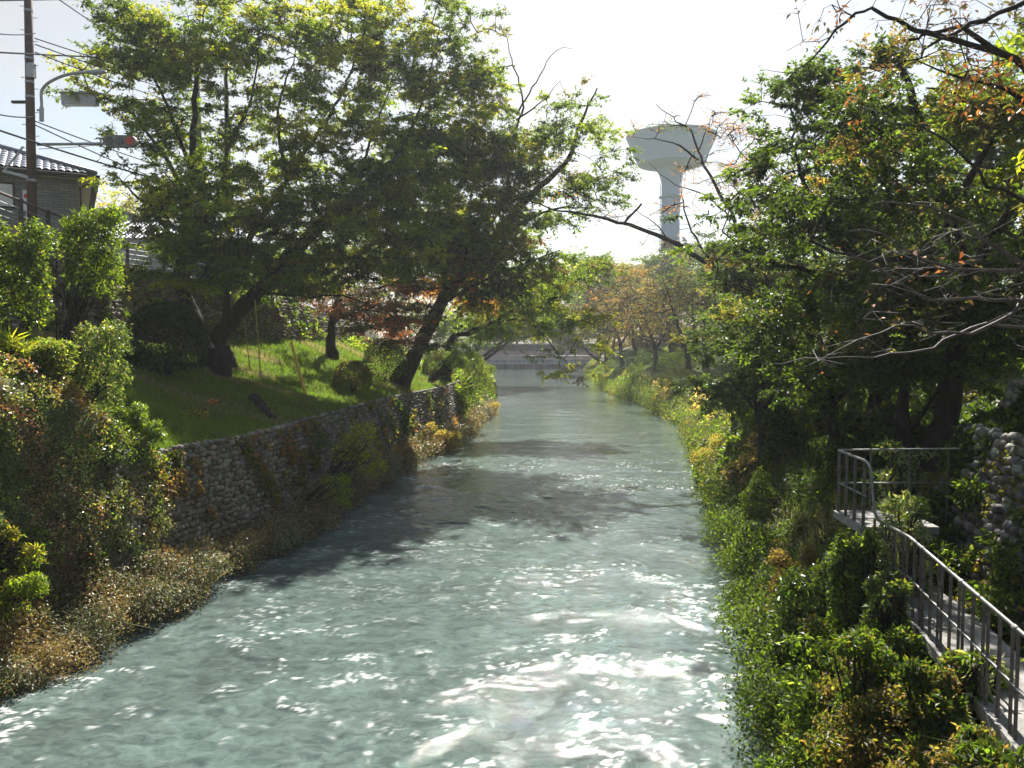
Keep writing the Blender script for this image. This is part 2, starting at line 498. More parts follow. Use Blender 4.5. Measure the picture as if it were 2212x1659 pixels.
l.new(nf_.outputs['Fac'], bq.inputs['Height']); l.new(bp.outputs[0], bq.inputs['Normal']); l.new(bq.outputs[0], b.inputs['Normal'])
nc = n.new('ShaderNodeTexNoise'); nc.inputs['Scale'].default_value = 0.35; nc.inputs['Detail'].default_value = 5
l.new(mp.outputs[0], nc.inputs['Vector'])
rc = n.new('ShaderNodeValToRGB')
rc.color_ramp.elements[0].position = 0.35; rc.color_ramp.elements[0].color = (0.062, 0.086, 0.079, 1)
rc.color_ramp.elements[1].position = 0.65; rc.color_ramp.elements[1].color = (0.088, 0.124, 0.114, 1)
l.new(nc.outputs['Fac'], rc.inputs['Fac'])
fa = n.new('ShaderNodeAttribute'); fa.attribute_name = 'foam_sparkle'
n3 = n.new('ShaderNodeTexNoise'); n3.inputs['Scale'].default_value = 2.4; n3.inputs['Detail'].default_value = 9; n3.inputs['Roughness'].default_value = 0.72; n3.inputs['Distortion'].default_value = 0.8  # silt and bubble mottle, also standing in for missing ripple reflections
l.new(mp.outputs[0], n3.inputs['Vector'])
r3 = n.new('ShaderNodeValToRGB'); r3.color_ramp.elements[0].position = 0.36; r3.color_ramp.elements[0].color = (.62, .64, .66, 1); r3.color_ramp.elements[1].position = 0.66; r3.color_ramp.elements[1].color = (1.55, 1.5, 1.48, 1)
l.new(n3.outputs['Fac'], r3.inputs['Fac'])
m3 = n.new('ShaderNodeMix'); m3.data_type = 'RGBA'; m3.blend_type = 'MULTIPLY'; m3.inputs[0].default_value = 1; m3.clamp_result = False
l.new(rc.outputs[0], m3.inputs[6]); l.new(r3.outputs[0], m3.inputs[7])
mxf = n.new('ShaderNodeMix'); mxf.data_type = 'RGBA'
l.new(fa.outputs['Fac'], mxf.inputs[0]); l.new(m3.outputs[2], mxf.inputs[6]); mxf.inputs[7].default_value = (0.8, 0.82, 0.8, 1)
l.new(mxf.outputs[2], b.inputs['Base Color'])
b.inputs['Roughness'].default_value = 0.032
b.inputs['IOR'].default_value = 1.33
b.inputs['Specular IOR Level'].default_value = 0.42
M['water'] = m
V = np.vstack(mb.v)
water = mesh_obj('water', V, mb.q, M['water'], smooth=True, fattr={'foam_sparkle': foam_sparkle.ravel()})
tag(water, kind='structure')
# still upper pool beyond the weir
mb = MB(); gx = np.linspace(-8, 20, 30); gy = np.linspace(185.5, 330, 40)
GX, GY = np.meshgrid(gx, gy); mb.grid(np.stack([GX + 0.03 * (GY - 185), GY, 0 * GX + 2.3], -1))
tag(mb.build('upper_water', M['water'], smooth=True), kind='structure')


# ------------------------------------------------------------------ cobble walls
def cobble_wall(name, label, path_y, foot, top, size=0.26, tone=(0.30, 0.29, 0.27), cap=0.0, hide=0):
    """foot(y), top(y) -> world points; stones are set over the sloping face between them"""
    V = []; Q = []; C = []; nst = 0
    # unit stone
    a = np.linspace(0, np.pi, 5)[1:-1]; bth = np.arange(7) * 2 * np.pi / 7
    st = [(0, 0, 1)] + [(math.sin(u) * math.cos(v), math.sin(u) * math.sin(v), math.cos(u)) for u in a for v in bth] + [(0, 0, -1)]
    st = np.array(st, float)
    qs = [(1 + i * 7 + j, 1 + (i + 1) * 7 + j, 1 + (i + 1) * 7 + (j + 1) % 7, 1 + i * 7 + (j + 1) % 7) for i in range(2) for j in range(7)]
    ts = [(0, 1 + j, 1 + (j + 1) % 7) for j in range(7)] + [(22, 15 + (j + 1) % 7, 15 + j) for j in range(7)]
    qs = np.array(qs); ts = np.array(ts)
    Vs, Qs, Ts, Cq, Ct = [], [], [], [], []
    y = path_y[0]; n = 0; row_h = size * 0.62
    seg = []
    while y < path_y[1]:
        seg.append(y); y += size * 0.70 * (1 + 0.0)
    for iy, y in enumerate(seg):
        f = np.array(foot(y)); t = np.array(top(y)); L = np.linalg.norm(t - f)
        f2 = np.array(foot(y + .1)); along = norm(f2 - f); upv = norm(t - f); nrm = norm(np.cross(along, upv))
        if nrm[0] * (-1 if f[0] > 0 else 1) < 0: nrm = -nrm
        nr = max(1, int(L / row_h))
        for r in range(nr + 1):
            cpos = f + upv * (r + 0.5) * L / (nr + .5) + along * ((r % 2) * size * .36 + rng.normal(0, .045)) + upv * rng.normal(0, .022) + nrm * rng.normal(0.0, .03)
            is_cap = (r == nr)
            sx = size * rng.uniform(.36, .47); sz = size * rng.uniform(.28, .38); sn = size * rng.uniform(.32, .6); q_ = rng.uniform(.78, 1.25); sx *= q_; sz *= q_
            if is_cap and cap: sx *= 1.1; sz *= cap; sn *= cap
            ang = rng.normal(0.35, .3); ca, sa = math.cos(ang), math.sin(ang)
            A = along * ca + upv * sa; B = upv * ca - along * sa
            v = cpos + st[:, 0:1] * A * sx + st[:, 1:2] * B * sz + st[:, 2:3] * nrm * sn
            v = v + rng.normal(0, size * .025, v.shape)
            Vs.append(v); Qs.append(qs + n * 23); Ts.append(ts + n * 23); n += 1
            g = rng.uniform(.5, 1.35); tn = np.array(tone) * g * (1 + rng.normal(0, .07, 3))
            Cq.append(np.tile(tn, (len(qs), 1))); Ct.append(np.tile(tn, (len(ts), 1)))
    th = thing(name, foot(path_y[0]), label, 'wall')
    mesh_obj('stonework', np.vstack(Vs), [np.vstack(Qs), np.vstack(Ts)], M['cobble'], th, col=np.clip(np.vstack([np.vstack(Cq), np.vstack(Ct)]), 0.02, .8), smooth=True)
    # mortar backing
    mb = MB(); ys = np.arange(path_y[0] - .1, path_y[1] + .2, .4)
    g = np.array([[np.array(foot(q)), np.array(top(q))] for q in ys]); nn = 0.01
    for k in range(2): pass
    gb = g.copy(); sgn = 1 if g[0, 0, 0] < 0 else -1
    gb[..., 0] += sgn * 0.03
    g2 = gb[:, 1:2].copy(); g2[..., 0] -= sgn * 0.45
    g2 = np.concatenate([gb, g2], 1)
    mb.grid(g2); mb.build('mortar', M['soil'], th)
    return th


cobble_wall('stone_wall', 'grey river-cobble retaining wall rising from the water below the sunny lawn', (18.6, 61),
            lambda y: (xl(y) - .74, y, .1), lambda y: (xl(y) - 1.22, y, wall_top(y) + .02), 0.25, (.22, .192, .152))
cobble_wall('stone_wall', 'tall brown cobble wall under the road fence behind the big tree', (17, 62),
            lambda y: (up_x(y) + .06, y, up_foot(y) - .2), lambda y: (up_x(y) - .29, y, up_top(y)), 0.30, (.25, .215, .17))
cobble_wall('stone_wall', 'sloping cobble wall beside the railed concrete walkway', (4.5, 15.6),
            lambda y: (7.25 + (y - 12) * .17, y, 1.9), lambda y: (8.3 + (y - 12) * .17, y, 4.8), 0.27, (.19, .178, .155), cap=1.3)
cobble_wall('stone_wall', 'upper cobble tier set back above the walkway wall', (5, 16.4),
            lambda y: (9.2 + (y - 12) * .17, y, 4.7), lambda y: (9.6 + (y - 12) * .17, y, 5.62), 0.26, (.26, .24, .21))


# ------------------------------------------------------------------ leaves and trees
PAL = dict(
    dark=(.034, .062, .016), green=(.068, .118, .022), fresh=(.14, .205, .028), yellowgreen=(.22, .25, .030), olive=(.12, .125, .038),
    pale=(.17, .25, .08), orange=(.44, .18, .045), rust=(.26, .135, .055), gold=(.31, .245, .085), brown=(.155, .12, .065), tan=(.36, .30, .18),
    red=(.30, .06, .06), silver=(.26, .29, .21), yellow=(.42, .36, .05), pinkred=(.24, .125, .105), deep=(.018, .030, .011), lawn=(.20, .28, .035))  # deep: leaf green darkened to stand in for missing tree shade


def pal(names, n, wts=None):
    c = np.array([PAL[k] for k in names]); w = np.array(wts or [1] * len(names), float)
    return c[rng.choice(len(names), n, p=w / w.sum())]


def leaf_mesh(p, t, nrm, L, Wd, col, droop=.12):
    """rhombic leaves with a fold; p (n,3) t axis, nrm normal, L, Wd lengths"""
    n = len(p); t = norm(t); s = norm(np.cross(t, nrm)); nn = np.cross(s, t)
    L = np.broadcast_to(L, (n,))[:, None]; Wd = np.broadcast_to(Wd, (n,))[:, None]
    mid = p + t * L * .45
    V = np.stack([p, mid + s * Wd * .5 + nn * Wd * .12, p + t * L - nn * L * droop, mid - s * Wd * .5 + nn * Wd * .12], 1).reshape(-1, 3)
    Q = (np.arange(n)[:, None] * 4 + np.arange(4)[None]).astype(np.int32)
    c = col * rng.uniform(.55, 1.5, (n, 1)) * (1 + rng.normal(0, .05, (n, 3)))
    return V, Q, np.clip(c, .004, .8)


def smooth_path(pts, step=.35, wob=.06):
    pts = np.asarray(pts, float)
    if len(pts) < 3: pts = np.vstack([pts[0], (pts[0] + pts[-1]) / 2 + rng.normal(0, .03, 3), pts[-1]])
    q = np.vstack([2 * pts[0] - pts[1], pts, 2 * pts[-1] - pts[-2]]); out = []
    for i in range(len(pts) - 1):
        p0, p1, p2, p3 = q[i:i + 4]; m_ = max(2, int(np.linalg.norm(p2 - p1) / step))
        for t in np.arange(m_) / m_:
            out.append(.5 * ((2 * p1) + (-p0 + p2) * t + (2 * p0 - 5 * p1 + 4 * p2 - p3) * t * t + (-p0 + 3 * p1 - 3 * p2 + p3) * t ** 3))
    out.append(pts[-1]); out = np.array(out)
    out[1:-1] += rng.normal(0, wob, out[1:-1].shape) * .5
    return out


def frusta(P0, P1, r0, r1, k=5):
    n = len(P0)
    if n == 0: return np.zeros((0, 3)), np.zeros((0, 4), int)
    T = norm(P1 - P0); u = np.where(np.abs(T[:, 2:3]) > .9, np.array([[1., 0, 0]]), np.array([[0, 0, 1.]]))
    A = norm(np.cross(T, u)); B = np.cross(T, A); th = np.arange(k) * 2 * np.pi / k
    c = np.cos(th)[None, :, None]; s = np.sin(th)[None, :, None]
    ring = c * A[:, None] + s * B[:, None]
    V = np.concatenate([P0[:, None] + ring * r0[:, None, None], P1[:, None] + ring * r1[:, None, None]], 1).reshape(-1, 3)
    base = np.arange(n)[:, None] * 2 * k; j = np.arange(k)[None]; j2 = (j + 1) % k
    Q = np.stack([base + j, base + j2, base + k + j2, base + k + j], -1).reshape(-1, 4)
    return V, Q


def make_tree(name, label, base, limbs, blobs, cat='tree', group=None, spray_dens=10.0, leaves=88, twig_n=6, twig_len=.55, leaf=(.14, .065), flat=.35,
              tipr=.006, bark='bark', leafmat='leaf', clus=(.85, .28), pathw=.15, twig_r=.004, droop=.0, sides=5, twigmat=None, hang=.12, maxr=None):
    """limbs: [(world pts, r_start, r_end)], first is the trunk; blobs: [(centre, (rx, ry, rz), palette names, weight, density factor)]"""
    th = thing(name, base, label, cat, group)
    mb = MB(); nodes = []; nr = []
    for i, (pts, ra, rb) in enumerate(limbs):
        sp_ = smooth_path(pts); rr = np.linspace(ra, rb, len(sp_)) ** 1.0
        if i == 0:
            f = np.linspace(0, 1, len(sp_)); rr = rr * (1 + .55 * np.exp(-f * len(sp_) / 2.2))
            sp_[0, 2] -= .3
        rr = rr * (1 + rng.normal(0, .05, len(rr)))
        mb.tube(sp_, rr, 9 if ra > .1 else 6)
        nodes.append(sp_[1:] if i == 0 else sp_); nr.append(rr)
    trunk = mb.build('trunk', M[bark], th, smooth=True)
    N = np.vstack(nodes)
    # sprays
    S = []; SC = []; cen = []
    for (c, rad, names, wts, df) in blobs:
        rad = np.array(rad, float); area = math.pi * rad[0] * rad[2]
        ns = max(3, int(area * spray_dens * df)); nc = max(2, ns // 7)
        d_ = norm(rng.normal(size=(nc, 3))); r_ = rng.uniform(.25, 1.0, (nc, 1)) ** .5
        cc = np.array(c) + d_ * r_ * rad * .92
        k = rng.integers(0, nc, ns)
        s = cc[k] + rng.normal(size=(ns, 3)) * np.array([clus[0], clus[0], clus[1]]) * .62
        cl = pal(names, nc, wts)[k]
        S.append(s); SC.append(cl); cen.append(np.tile(c, (ns, 1)))
    S = np.vstack(S); SC = np.vstack(SC); cen = np.vstack(cen)
    hgt = height(S[:, 0], S[:, 1]); ok = S[:, 2] > np.maximum(hgt, 0) + .25
    S, SC, cen = S[ok], SC[ok], cen[ok]
    # connect the sprays to the limbs
    cap_n = len(N) + len(S) * 5 + 10
    NP = np.zeros((cap_n, 3)); NP[:len(N)] = N; par = np.full(cap_n, -1); pd = np.zeros(cap_n); nn = len(N); n0 = nn
    dmin = np.array([np.min(np.sum((N - s) ** 2, 1)) for s in S]); order = np.argsort(dmin); tips = np.zeros(len(S), int)
    for i in order:
        s = S[i]; d_ = np.linalg.norm(NP[:nn] - s, axis=1); j = int(np.argmin(d_ + pathw * pd[:nn])); dist = d_[j]
        m_ = 1 if dist < .5 else (2 if dist < 1.2 else 4)
        prev = j; a = NP[j].copy(); mid = (a + s) / 2 + np.array([0, 0, .10 * dist]) + rng.normal(0, .06 * dist, 3)
        for q in range(1, m_ + 1):
            t = q / m_; pnt = (1 - t) ** 2 * a + 2 * t * (1 - t) * mid + t * t * s
            NP[nn] = pnt; par[nn] = prev; pd[nn] = pd[prev] + dist / m_; prev = nn; nn += 1
        tips[i] = nn - 1
    cnt = np.zeros(nn); np.add.at(cnt, tips, 1.0)
    for k in range(nn - 1, n0 - 1, -1): cnt[par[k]] += cnt[k]
    idx = np.arange(n0, nn); rad_ = tipr * np.sqrt(cnt[:nn]) + .002
    if maxr: rad_ = np.minimum(rad_, maxr)
    pr = par[idx]; rp = np.where(pr >= n0, rad_[pr], rad_[idx] * 1.15)
    V1, Q1 = frusta(NP[pr], NP[idx], rp, rad_[idx], sides)
    # twigs
    ns = len(S); out = norm((S - cen) * np.array([1, 1, .4]) + rng.normal(0, .5, (ns, 3)))
    back = norm(S - NP[par[tips]])
    tw = (out * .5 + back * .6)[:, None] + rng.normal(0, .75, (ns, twig_n, 3)) * np.array([1, 1, flat])
    tw[..., 2] += .05 - droop; tw = norm(tw); tl = twig_len * rng.uniform(.55, 1.25, (ns, twig_n, 1))
    T0 = np.repeat(S[:, None], twig_n, 1); T1 = T0 + tw * tl
    T1[..., 2] -= hang * tl[..., 0]
    if twig_r > 0:
        V2, Q2 = frusta(T0.reshape(-1, 3), T1.reshape(-1, 3), np.full(ns * twig_n, twig_r), np.full(ns * twig_n, twig_r * .45), 3)
        Vb = np.vstack([V1, V2]); Qb = np.vstack([Q1, Q2 + len(V1)])
    else: Vb, Qb = V1, Q1
    # leaves
    if leaves > 0:
        lp = max(1, int(round(leaves / twig_n))); f = rng.uniform(.12, 1.05, (ns, twig_n, lp, 1))
        pos = T0[:, :, None] + (T1 - T0)[:, :, None] * f + rng.normal(0, .03, (ns, twig_n, lp, 3))
        keep = rng.random((ns, twig_n, lp)) < (leaves / twig_n / lp)
        ax = tw[:, :, None] * .6 + rng.normal(0, .75, pos.shape) * np.array([1, 1, .5]); ax[..., 2] -= .25
        nm = np.array([0, 0, 1.]) + rng.normal(0, .55, pos.shape)
        cl = np.repeat(np.repeat(SC[:, None], twig_n, 1)[:, :, None], lp, 2)
        pos, ax, nm, cl = pos[keep], ax[keep], nm[keep], cl[keep]
        Ls = leaf[0] * rng.uniform(.45, 1.35, len(pos))
        V3, Q3, C3 = leaf_mesh(pos, ax, nm, Ls, Ls * leaf[1] / leaf[0], cl)
        oc = mesh_obj('crown', np.vstack([V3, Vb]), np.vstack([Q3, Qb + len(V3)]), M[leafmat], th, col=np.vstack([C3, np.full((len(Qb), 3), .05)]))
        oc.data.materials.append(M[twigmat or bark])
        oc.data.polygons.foreach_set('material_index', np.r_[np.zeros(len(Q3), np.int32), np.ones(len(Qb), np.int32)])
    return th


def B(px, py, d, r, names, wts=None, df=1.0, ry=None, deep=None):
    """a lump of crown seen at px, py, distance d; r, ry in photo units, deep in metres"""
    k = d / F; rx = r * k; rz = (ry or r) * k
    return (P(px, py, d), (rx, deep or max(rx * 1.1, 1.2), rz), names, wts, df)


def limb(pts, r0, r1): return ([P(*p) for p in pts], r0, r1)


GR = ['green', 'fresh', 'dark', 'olive', 'yellowgreen']; GW = [3, 5, .8, 1.3, 2]
GB = ['fresh', 'green', 'yellowgreen', 'olive']; GBW_ = [5, 3, 3, 1]
GY = ['green', 'fresh', 'yellowgreen', 'olive', 'dark']; GYW = [3, 4, 3, 1.4, .6]

# --- left bank: the tall tree over the fence
b0 = hit(455, 800)
d0 = b0[1]
make_tree('broadleaf_tree', 'tall dark green tree leaning left over the road fence and signal', b0,
    [([b0, P(425, 690, d0 + .5), P(400, 640, d0 + 1), P(395, 560, d0 + 1.5), P(410, 430, d0 + 2), P(420, 250, d0 + 2), P(430, 90, d0 + 2)], .34, .07),
     limb([(395, 560, d0 + 1.5), (350, 480, d0 + 1), (300, 430, d0 + 1), (245, 372, d0 + 1)], .12, .02),
     limb([(405, 430, d0 + 2), (350, 330, d0 + 2), (280, 240, d0 + 2), (190, 190, d0 + 2)], .12, .02),
     limb([(410, 360, d0 + 2), (350, 200, d0 + 1), (290, 90, d0 + 1)], .10, .02),
     limb([(400, 600, d0 + 1.2), (470, 450, d0 + 2), (487, 330, d0 + 2.5), (490, 150, d0 + 2.5)], .17, .05),
     limb([(487, 330, d0 + 2.5), (540, 220, d0 + 2), (560, 90, d0 + 2)], .10, .02)],
    [B(250, 50, d0 + 2, 45, GR, GW), B(330, 85, d0 + 2, 95, GR, GW), B(440, 60, d0 + 2, 95, GY, GYW), B(230, 160, d0 + 2, 75, GR, GW, ry=60), B(165, 190, d0 + 2, 32, GR, GW),
     B(260, 215, d0 + 2, 65, GR, GW, ry=40), B(360, 200, d0 + 2, 95, GR, GW, .9), B(480, 150, d0 + 2, 80, GR, GW, .7), B(540, 70, d0 + 3, 70, GR, GW, .8), B(400, 310, d0 + 2, 75, GR, GW, .7),
     B(350, 290, d0 + 2, 60, GY, GYW, .7), B(520, 300, d0 + 2, 70, GR, GW, .6), B(260, 375, d0 + 1, 38, GR, GW, .8, 18), B(330, 400, d0 + 1, 60, GR, GW, .9, 36), B(430, 420, d0 + 2, 100, GR, GW),
     B(380, 480, d0 + 1, 70, GR, GW, 1.1), B(340, 535, d0 + 1, 40, GR, GW, .8, 25), B(450, 530, d0 + 1, 100, GR, GW, 1.2, 60), B(370, 440, d0 - 2, 80, GR, GW, .8), B(460, 500, d0 - 2, 90, GR, GW, .9, 60), B(400, 580, d0 - 2, 70, GR, GW, .9, 40), B(480, 600, d0 - 2, 70, ['dark', 'green'], None, 1, 35), B(262, 298, d0 - 5, 20, GR, GW, .8, 10), B(290, 312, d0 - 4, 18, GR, GW, 1.2, 12), B(420, 600, d0 + 1, 60, GR, GW, 1, 30)],
    leaf=(.15, .07))

def lean(p, x0=560, gain=.016):
    px = p[0] / (p[1] * cp - (p[2] - CAMZ) * sp) * F + W / 2
    return max(0.0, px - x0) * gain


def away(p):
    p = np.array(p, float); o = np.array([0, 0, CAMZ]); return o + (p - o) * (1 + lean(p) / p[1])


# --- left bank: the big spreading tree leaning over the river
b1 = hit(487, 790); d1 = b1[1]
make_tree('broadleaf_tree', 'huge spreading green tree leaning over the river from the lawn', b1,
    [([away(v_) if i_ else v_ for i_, v_ in enumerate(l_[0])], l_[1], l_[2]) for l_ in [([b1, P(470, 735, d1), P(510, 680, d1), P(560, 630, d1 - .3), P(620, 560, d1 - .6), P(700, 480, d1 - 1), P(770, 420, d1 - 1.4), P(850, 350, d1 - .5), P(960, 300, d1 + 3), P(1060, 250, d1 + 7)], .40, .05),
     limb([(490, 700, d1), (500, 600, d1 + .5), (560, 480, d1 + .5), (620, 390, d1 + .5), (690, 280, d1 + .3), (740, 200, d1), (790, 60, d1)], .20, .03),
     limb([(560, 630, d1), (650, 640, d1 - 1), (740, 640, d1 - 2), (830, 670, d1 - 2.5)], .09, .02),
     limb([(700, 480, d1 - 1), (820, 480, d1 - 1), (930, 460, d1 + 2), (1040, 470, d1 + 7)], .11, .02),
     limb([(850, 350, d1 - 1.6), (900, 250, d1 - 1), (930, 150, d1), (950, 60, d1)], .10, .02),
     limb([(620, 390, d1 + .5), (600, 250, d1 + .5), (640, 100, d1)], .11, .02),
     limb([(770, 420, d1 - 1.4), (800, 300, d1 - 1), (860, 150, d1)], .10, .02),
     limb([(620, 560, d1 - .6), (760, 560, d1 - 1.4), (900, 560, d1 - 1.4), (1000, 600, d1 - 1)], .10, .02)]],
    [(away(b_[0]), tuple(np.array(b_[1]) * (1 + lean(b_[0]) / b_[0][1])), *b_[2:]) for b_ in [B(620, 90, d1 + 1, 95, GB, GBW_, .8), B(740, 60, d1 + 1, 90, GB, GBW_, .8), B(860, 90, d1 + 1, 95, GY, GYW, .9), B(960, 45, d1 + 2, 60, GY, GYW, .6), B(620, 240, d1, 95, GB, GBW_, .7),
     B(740, 200, d1, 100, GB, GBW_, .9), B(860, 210, d1, 100, GY, GYW), B(970, 160, d1, 70, ['green', 'olive', 'rust', 'yellowgreen'], [4, 2, 1, 2], .8), B(960, 250, d1, 85, GY, GYW), B(1060, 230, d1, 55, GY, GYW, .8),
     B(570, 400, d1, 90, GB, GBW_), B(690, 370, d1, 100, GB, GBW_), B(820, 350, d1 - 1, 100, GB, GBW_, .9), B(930, 360, d1, 90, ['green', 'fresh', 'olive'], [5, 3, 1.5]), B(1040, 330, d1, 70, GY, GYW), B(1100, 330, d1, 50, GY, GYW, .8),
     B(560, 520, d1, 90, GB, GBW_, 1.2), B(680, 490, d1 - 1, 90, ['green', 'fresh', 'dark'], [2, 2, 1], 1.2), B(790, 490, d1 - 1, 85, GB, GBW_, 1.1), B(890, 470, d1 - 1, 80, ['green', 'fresh', 'rust'], [5, 3, .6]), B(990, 440, d1, 80, GY, GYW), B(1080, 430, d1, 60, GY, GYW),
     B(600, 590, d1, 70, ['green', 'fresh', 'dark'], [2, 2, 1], 1.2, 40), B(540, 620, d1 + 2, 60, ['green', 'fresh', 'dark'], [2, 2, 1], 1.2, 26), B(640, 620, d1 + 2, 60, ['green', 'fresh', 'dark'], [2, 2, 1], 1.2, 26), B(730, 610, d1 + 2, 60, ['dark', 'green', 'olive'], [2, 1, 1], 1.2, 26), B(720, 580, d1 - 1, 80, ['dark', 'green', 'olive'], [2, 2, 1], 1.1, 50), B(840, 560, d1 - 1, 80, GB, GBW_, 1, 50), B(950, 540, d1, 80, GB, GBW_, 1, 60), B(1050, 520, d1, 70, GY, GYW, 1, 60),
     B(660, 635, d1 - 1, 60, ['olive', 'yellowgreen', 'green'], [1, 1, 1], .7, 20), B(560, 600, d1 - 3, 60, GB, GBW_, .9, 45), B(640, 550, d1 - 3.4, 70, GB, GBW_, .9, 55), B(720, 500, d1 - 3.6, 70, GY, GYW, .8, 55), B(800, 430, d1 - 4, 75, GY, GYW, .8), B(880, 400, d1 - 4, 75, GY, GYW, .8), B(960, 340, d1, 70, GY, GYW, .8), B(1000, 500, d1, 80, GY, GYW, .9), B(900, 540, d1 - 3.5, 80, GY, GYW, .9, 50), B(1060, 580, d1, 60, GY, GYW, .8, 40)]],
    leaf=(.155, .075))

# --- small maple with rusty leaves in front of the upper wall
b2 = hit(716, 775); d2 = b2[1]
RU = ['rust', 'orange', 'olive', 'green', 'brown']; RW = [2.6, .8, 2.2, 1.5, 3]
make_tree('maple_tree', 'small maple with rusty orange leaves under the big green tree', b2,
    [([b2, P(716, 720, d2), P(725, 660, d2), P(760, 610, d2 - .5), P(820, 570, d2 - 1)], .30, .06),
     limb([(722, 690, d2), (790, 670, d2 - 1), (860, 690, d2 - 2), (920, 740, d2 - 3)], .10, .02),
     limb([(740, 640, d2), (830, 620, d2 - 1), (910, 600, d2 - 2)], .09, .02)],
    [B(740, 655, d2 - 1, 60, RU, RW, 1.2, 30), B(820, 660, d2 - 2, 60, RU, RW, 1.5, 36), B(880, 700, d2 - 2, 60, RU, RW, 1.6, 34), B(915, 742, d2 - 3, 34, RU, RW, 1.6, 20), B(900, 625, d2 - 2, 60, RU, RW, 1.2, 40),
     B(850, 585, d2 - 1, 60, RU, RW, 1, 34), B(680, 650, d2 - 1, 45, RU, RW, 1, 20), B(790, 695, d2 - 2.5, 55, RU, RW, 1.4, 22), B(950, 570, d2 - 1, 40, RU, RW, .8, 26), B(850, 730, d2 - 3, 36, RU, RW, 1.2, 14)],
    leaf=(.12, .08), clus=(.7, .16), flat=.2, leafmat='leaf_dry')

# --- second big tree further up the left bank
b3 = hit(905, 770); d3 = b3[1] if b3[1] < 60 else 50.0
b3 = ground_at(858, 47); d3 = 47.0
TC = ['green', 'fresh', 'olive', 'yellowgreen']; TW = [4, 3, 2, 1.4]
make_tree('broadleaf_tree', 'second leaning green tree upstream with bare stubs in its open top', b3,
    [([b3, P(930, 700, d3), P(960, 640, d3), P(1000, 590, d3), P(1060, 520, d3), P(1120, 450, d3), P(1180, 390, d3), P(1230, 340, d3), P(1252, 270, d3), P(1290, 190, d3)], .50, .04),
     limb([(1000, 590, d3), (1090, 420, d3), (1110, 300, d3), (1130, 220, d3), (1105, 130, d3), (1095, 80, d3)], .16, .02),
     limb([(1120, 240, d3), (1165, 165, d3), (1200, 110, d3), (1235, 105, d3)], .06, .01),
     limb([(1115, 260, d3), (1180, 210, d3), (1210, 175, d3)], .06, .015),
     limb([(1060, 520, d3), (1150, 470, d3), (1210, 450, d3), (1280, 450, d3)], .14, .03),
     limb([(960, 650, d3), (1060, 600, d3 - 1), (1160, 560, d3 - 1), (1210, 540, d3 - 1)], .11, .02),
     limb([(940, 690, d3), (960, 600, d3), (940, 480, d3), (980, 350, d3)], .16, .03)],
    [B(1190, 330, d3, 55, TC, TW, .8, 40), B(1255, 245, d3, 42, TC, TW, .8, 40), B(1290, 290, d3, 48, TC, TW, .9, 30), B(1320, 330, d3, 25, TC, TW, .8, 25), B(1215, 400, d3, 60, ['dark', 'green', 'olive'], [2, 3, 1], .8, 35), B(1290, 400, d3, 48, ['dark', 'green', 'pale'], None, .9, 28),
     B(1300, 450, d3, 40, ['dark', 'green', 'pale'], None, .7, 24), B(1150, 290, d3, 45, TC, TW, .7), B(1170, 205, d3, 26, TC, TW, .7, 16), B(1140, 370, d3, 60, TC, TW), B(1080, 330, d3, 60, TC, TW), B(1060, 180, d3, 55, TC, TW, .5), B(1010, 60, d3, 60, TC, TW, .5, 50), B(1215, 470, d3, 60, ['dark', 'green', 'pale'], None, .8, 26),
     B(1110, 470, d3, 60, TC, TW), B(1080, 560, d3, 80, TC, TW, 1.1), B(1170, 550, d3 - 1, 55, ['brown', 'olive', 'rust', 'green'], [3, 3, 1, 2], 1, 34), B(990, 600, d3, 70, ['green', 'dark', 'rust'], None, 1), B(1050, 640, d3 - 1, 70, ['green', 'dark', 'olive'], None, 1, 30),
     B(960, 480, d3, 80, GR, GW, .8), B(980, 340, d3, 80, GR, GW, .7), B(1140, 610, d3 - 1, 60, ['green', 'rust', 'olive'], None, .8, 24)],
    leaf=(.18, .085), spray_dens=8.5, twig_len=.75, clus=(1.1, .3))

# --- pale green tree low over the water
b4 = ground_at(962, 56); d4 = 56.0
PL = ['pale', 'green', 'silver', 'fresh']; PW = [4, 2, 2, 2]
make_tree('broadleaf_tree', 'low pale green tree spreading over the water with a hanging spray', b4,
    [([b4, P(975, 730, d4), P(1010, 720, d4), P(1060, 700, d4), P(1110, 670, d4), P(1170, 650, d4), P(1220, 640, d4)], .30, .05),
     limb([(975, 730, d4), (1000, 700, d4), (1030, 660, d4), (1050, 600, d4)], .10, .02),
     limb([(1060, 700, d4), (1130, 690, d4 - 1), (1180, 730, d4 - 2), (1210, 770, d4 - 3), (1240, 800, d4 - 4)], .09, .015)],
    [B(1040, 660, d4, 75, PL, PW, 1.2, 45), B(1120, 650, d4, 75, PL, PW, 1.2, 45), B(1190, 640, d4, 65, PL, PW, 1, 40), B(1090, 710, d4 - 1, 60, PL, PW, 1, 22), B(1180, 710, d4 - 1, 60, ['pale', 'green', 'yellowgreen'], None, .9, 28),
     B(1245, 690, d4 - 2, 45, ['green', 'yellowgreen', 'olive'], None, .9, 36), B(1165, 765, d4 - 3, 28, ['yellowgreen', 'olive', 'green'], None, .8, 12), B(1215, 800, d4 - 4, 38, ['yellowgreen', 'olive', 'gold'], None, .8, 14), B(1290, 735, d4 - 3, 34, ['yellowgreen', 'green', 'olive'], None, .9, 14), B(1180, 600, d4 + 2, 60, PL, PW, .9, 40), B(1250, 590, d4 + 2, 60, GY, GYW, .8, 50)],
    leaf=(.20, .085), spray_dens=7.5, twig_len=.8, clus=(1.2, .3))

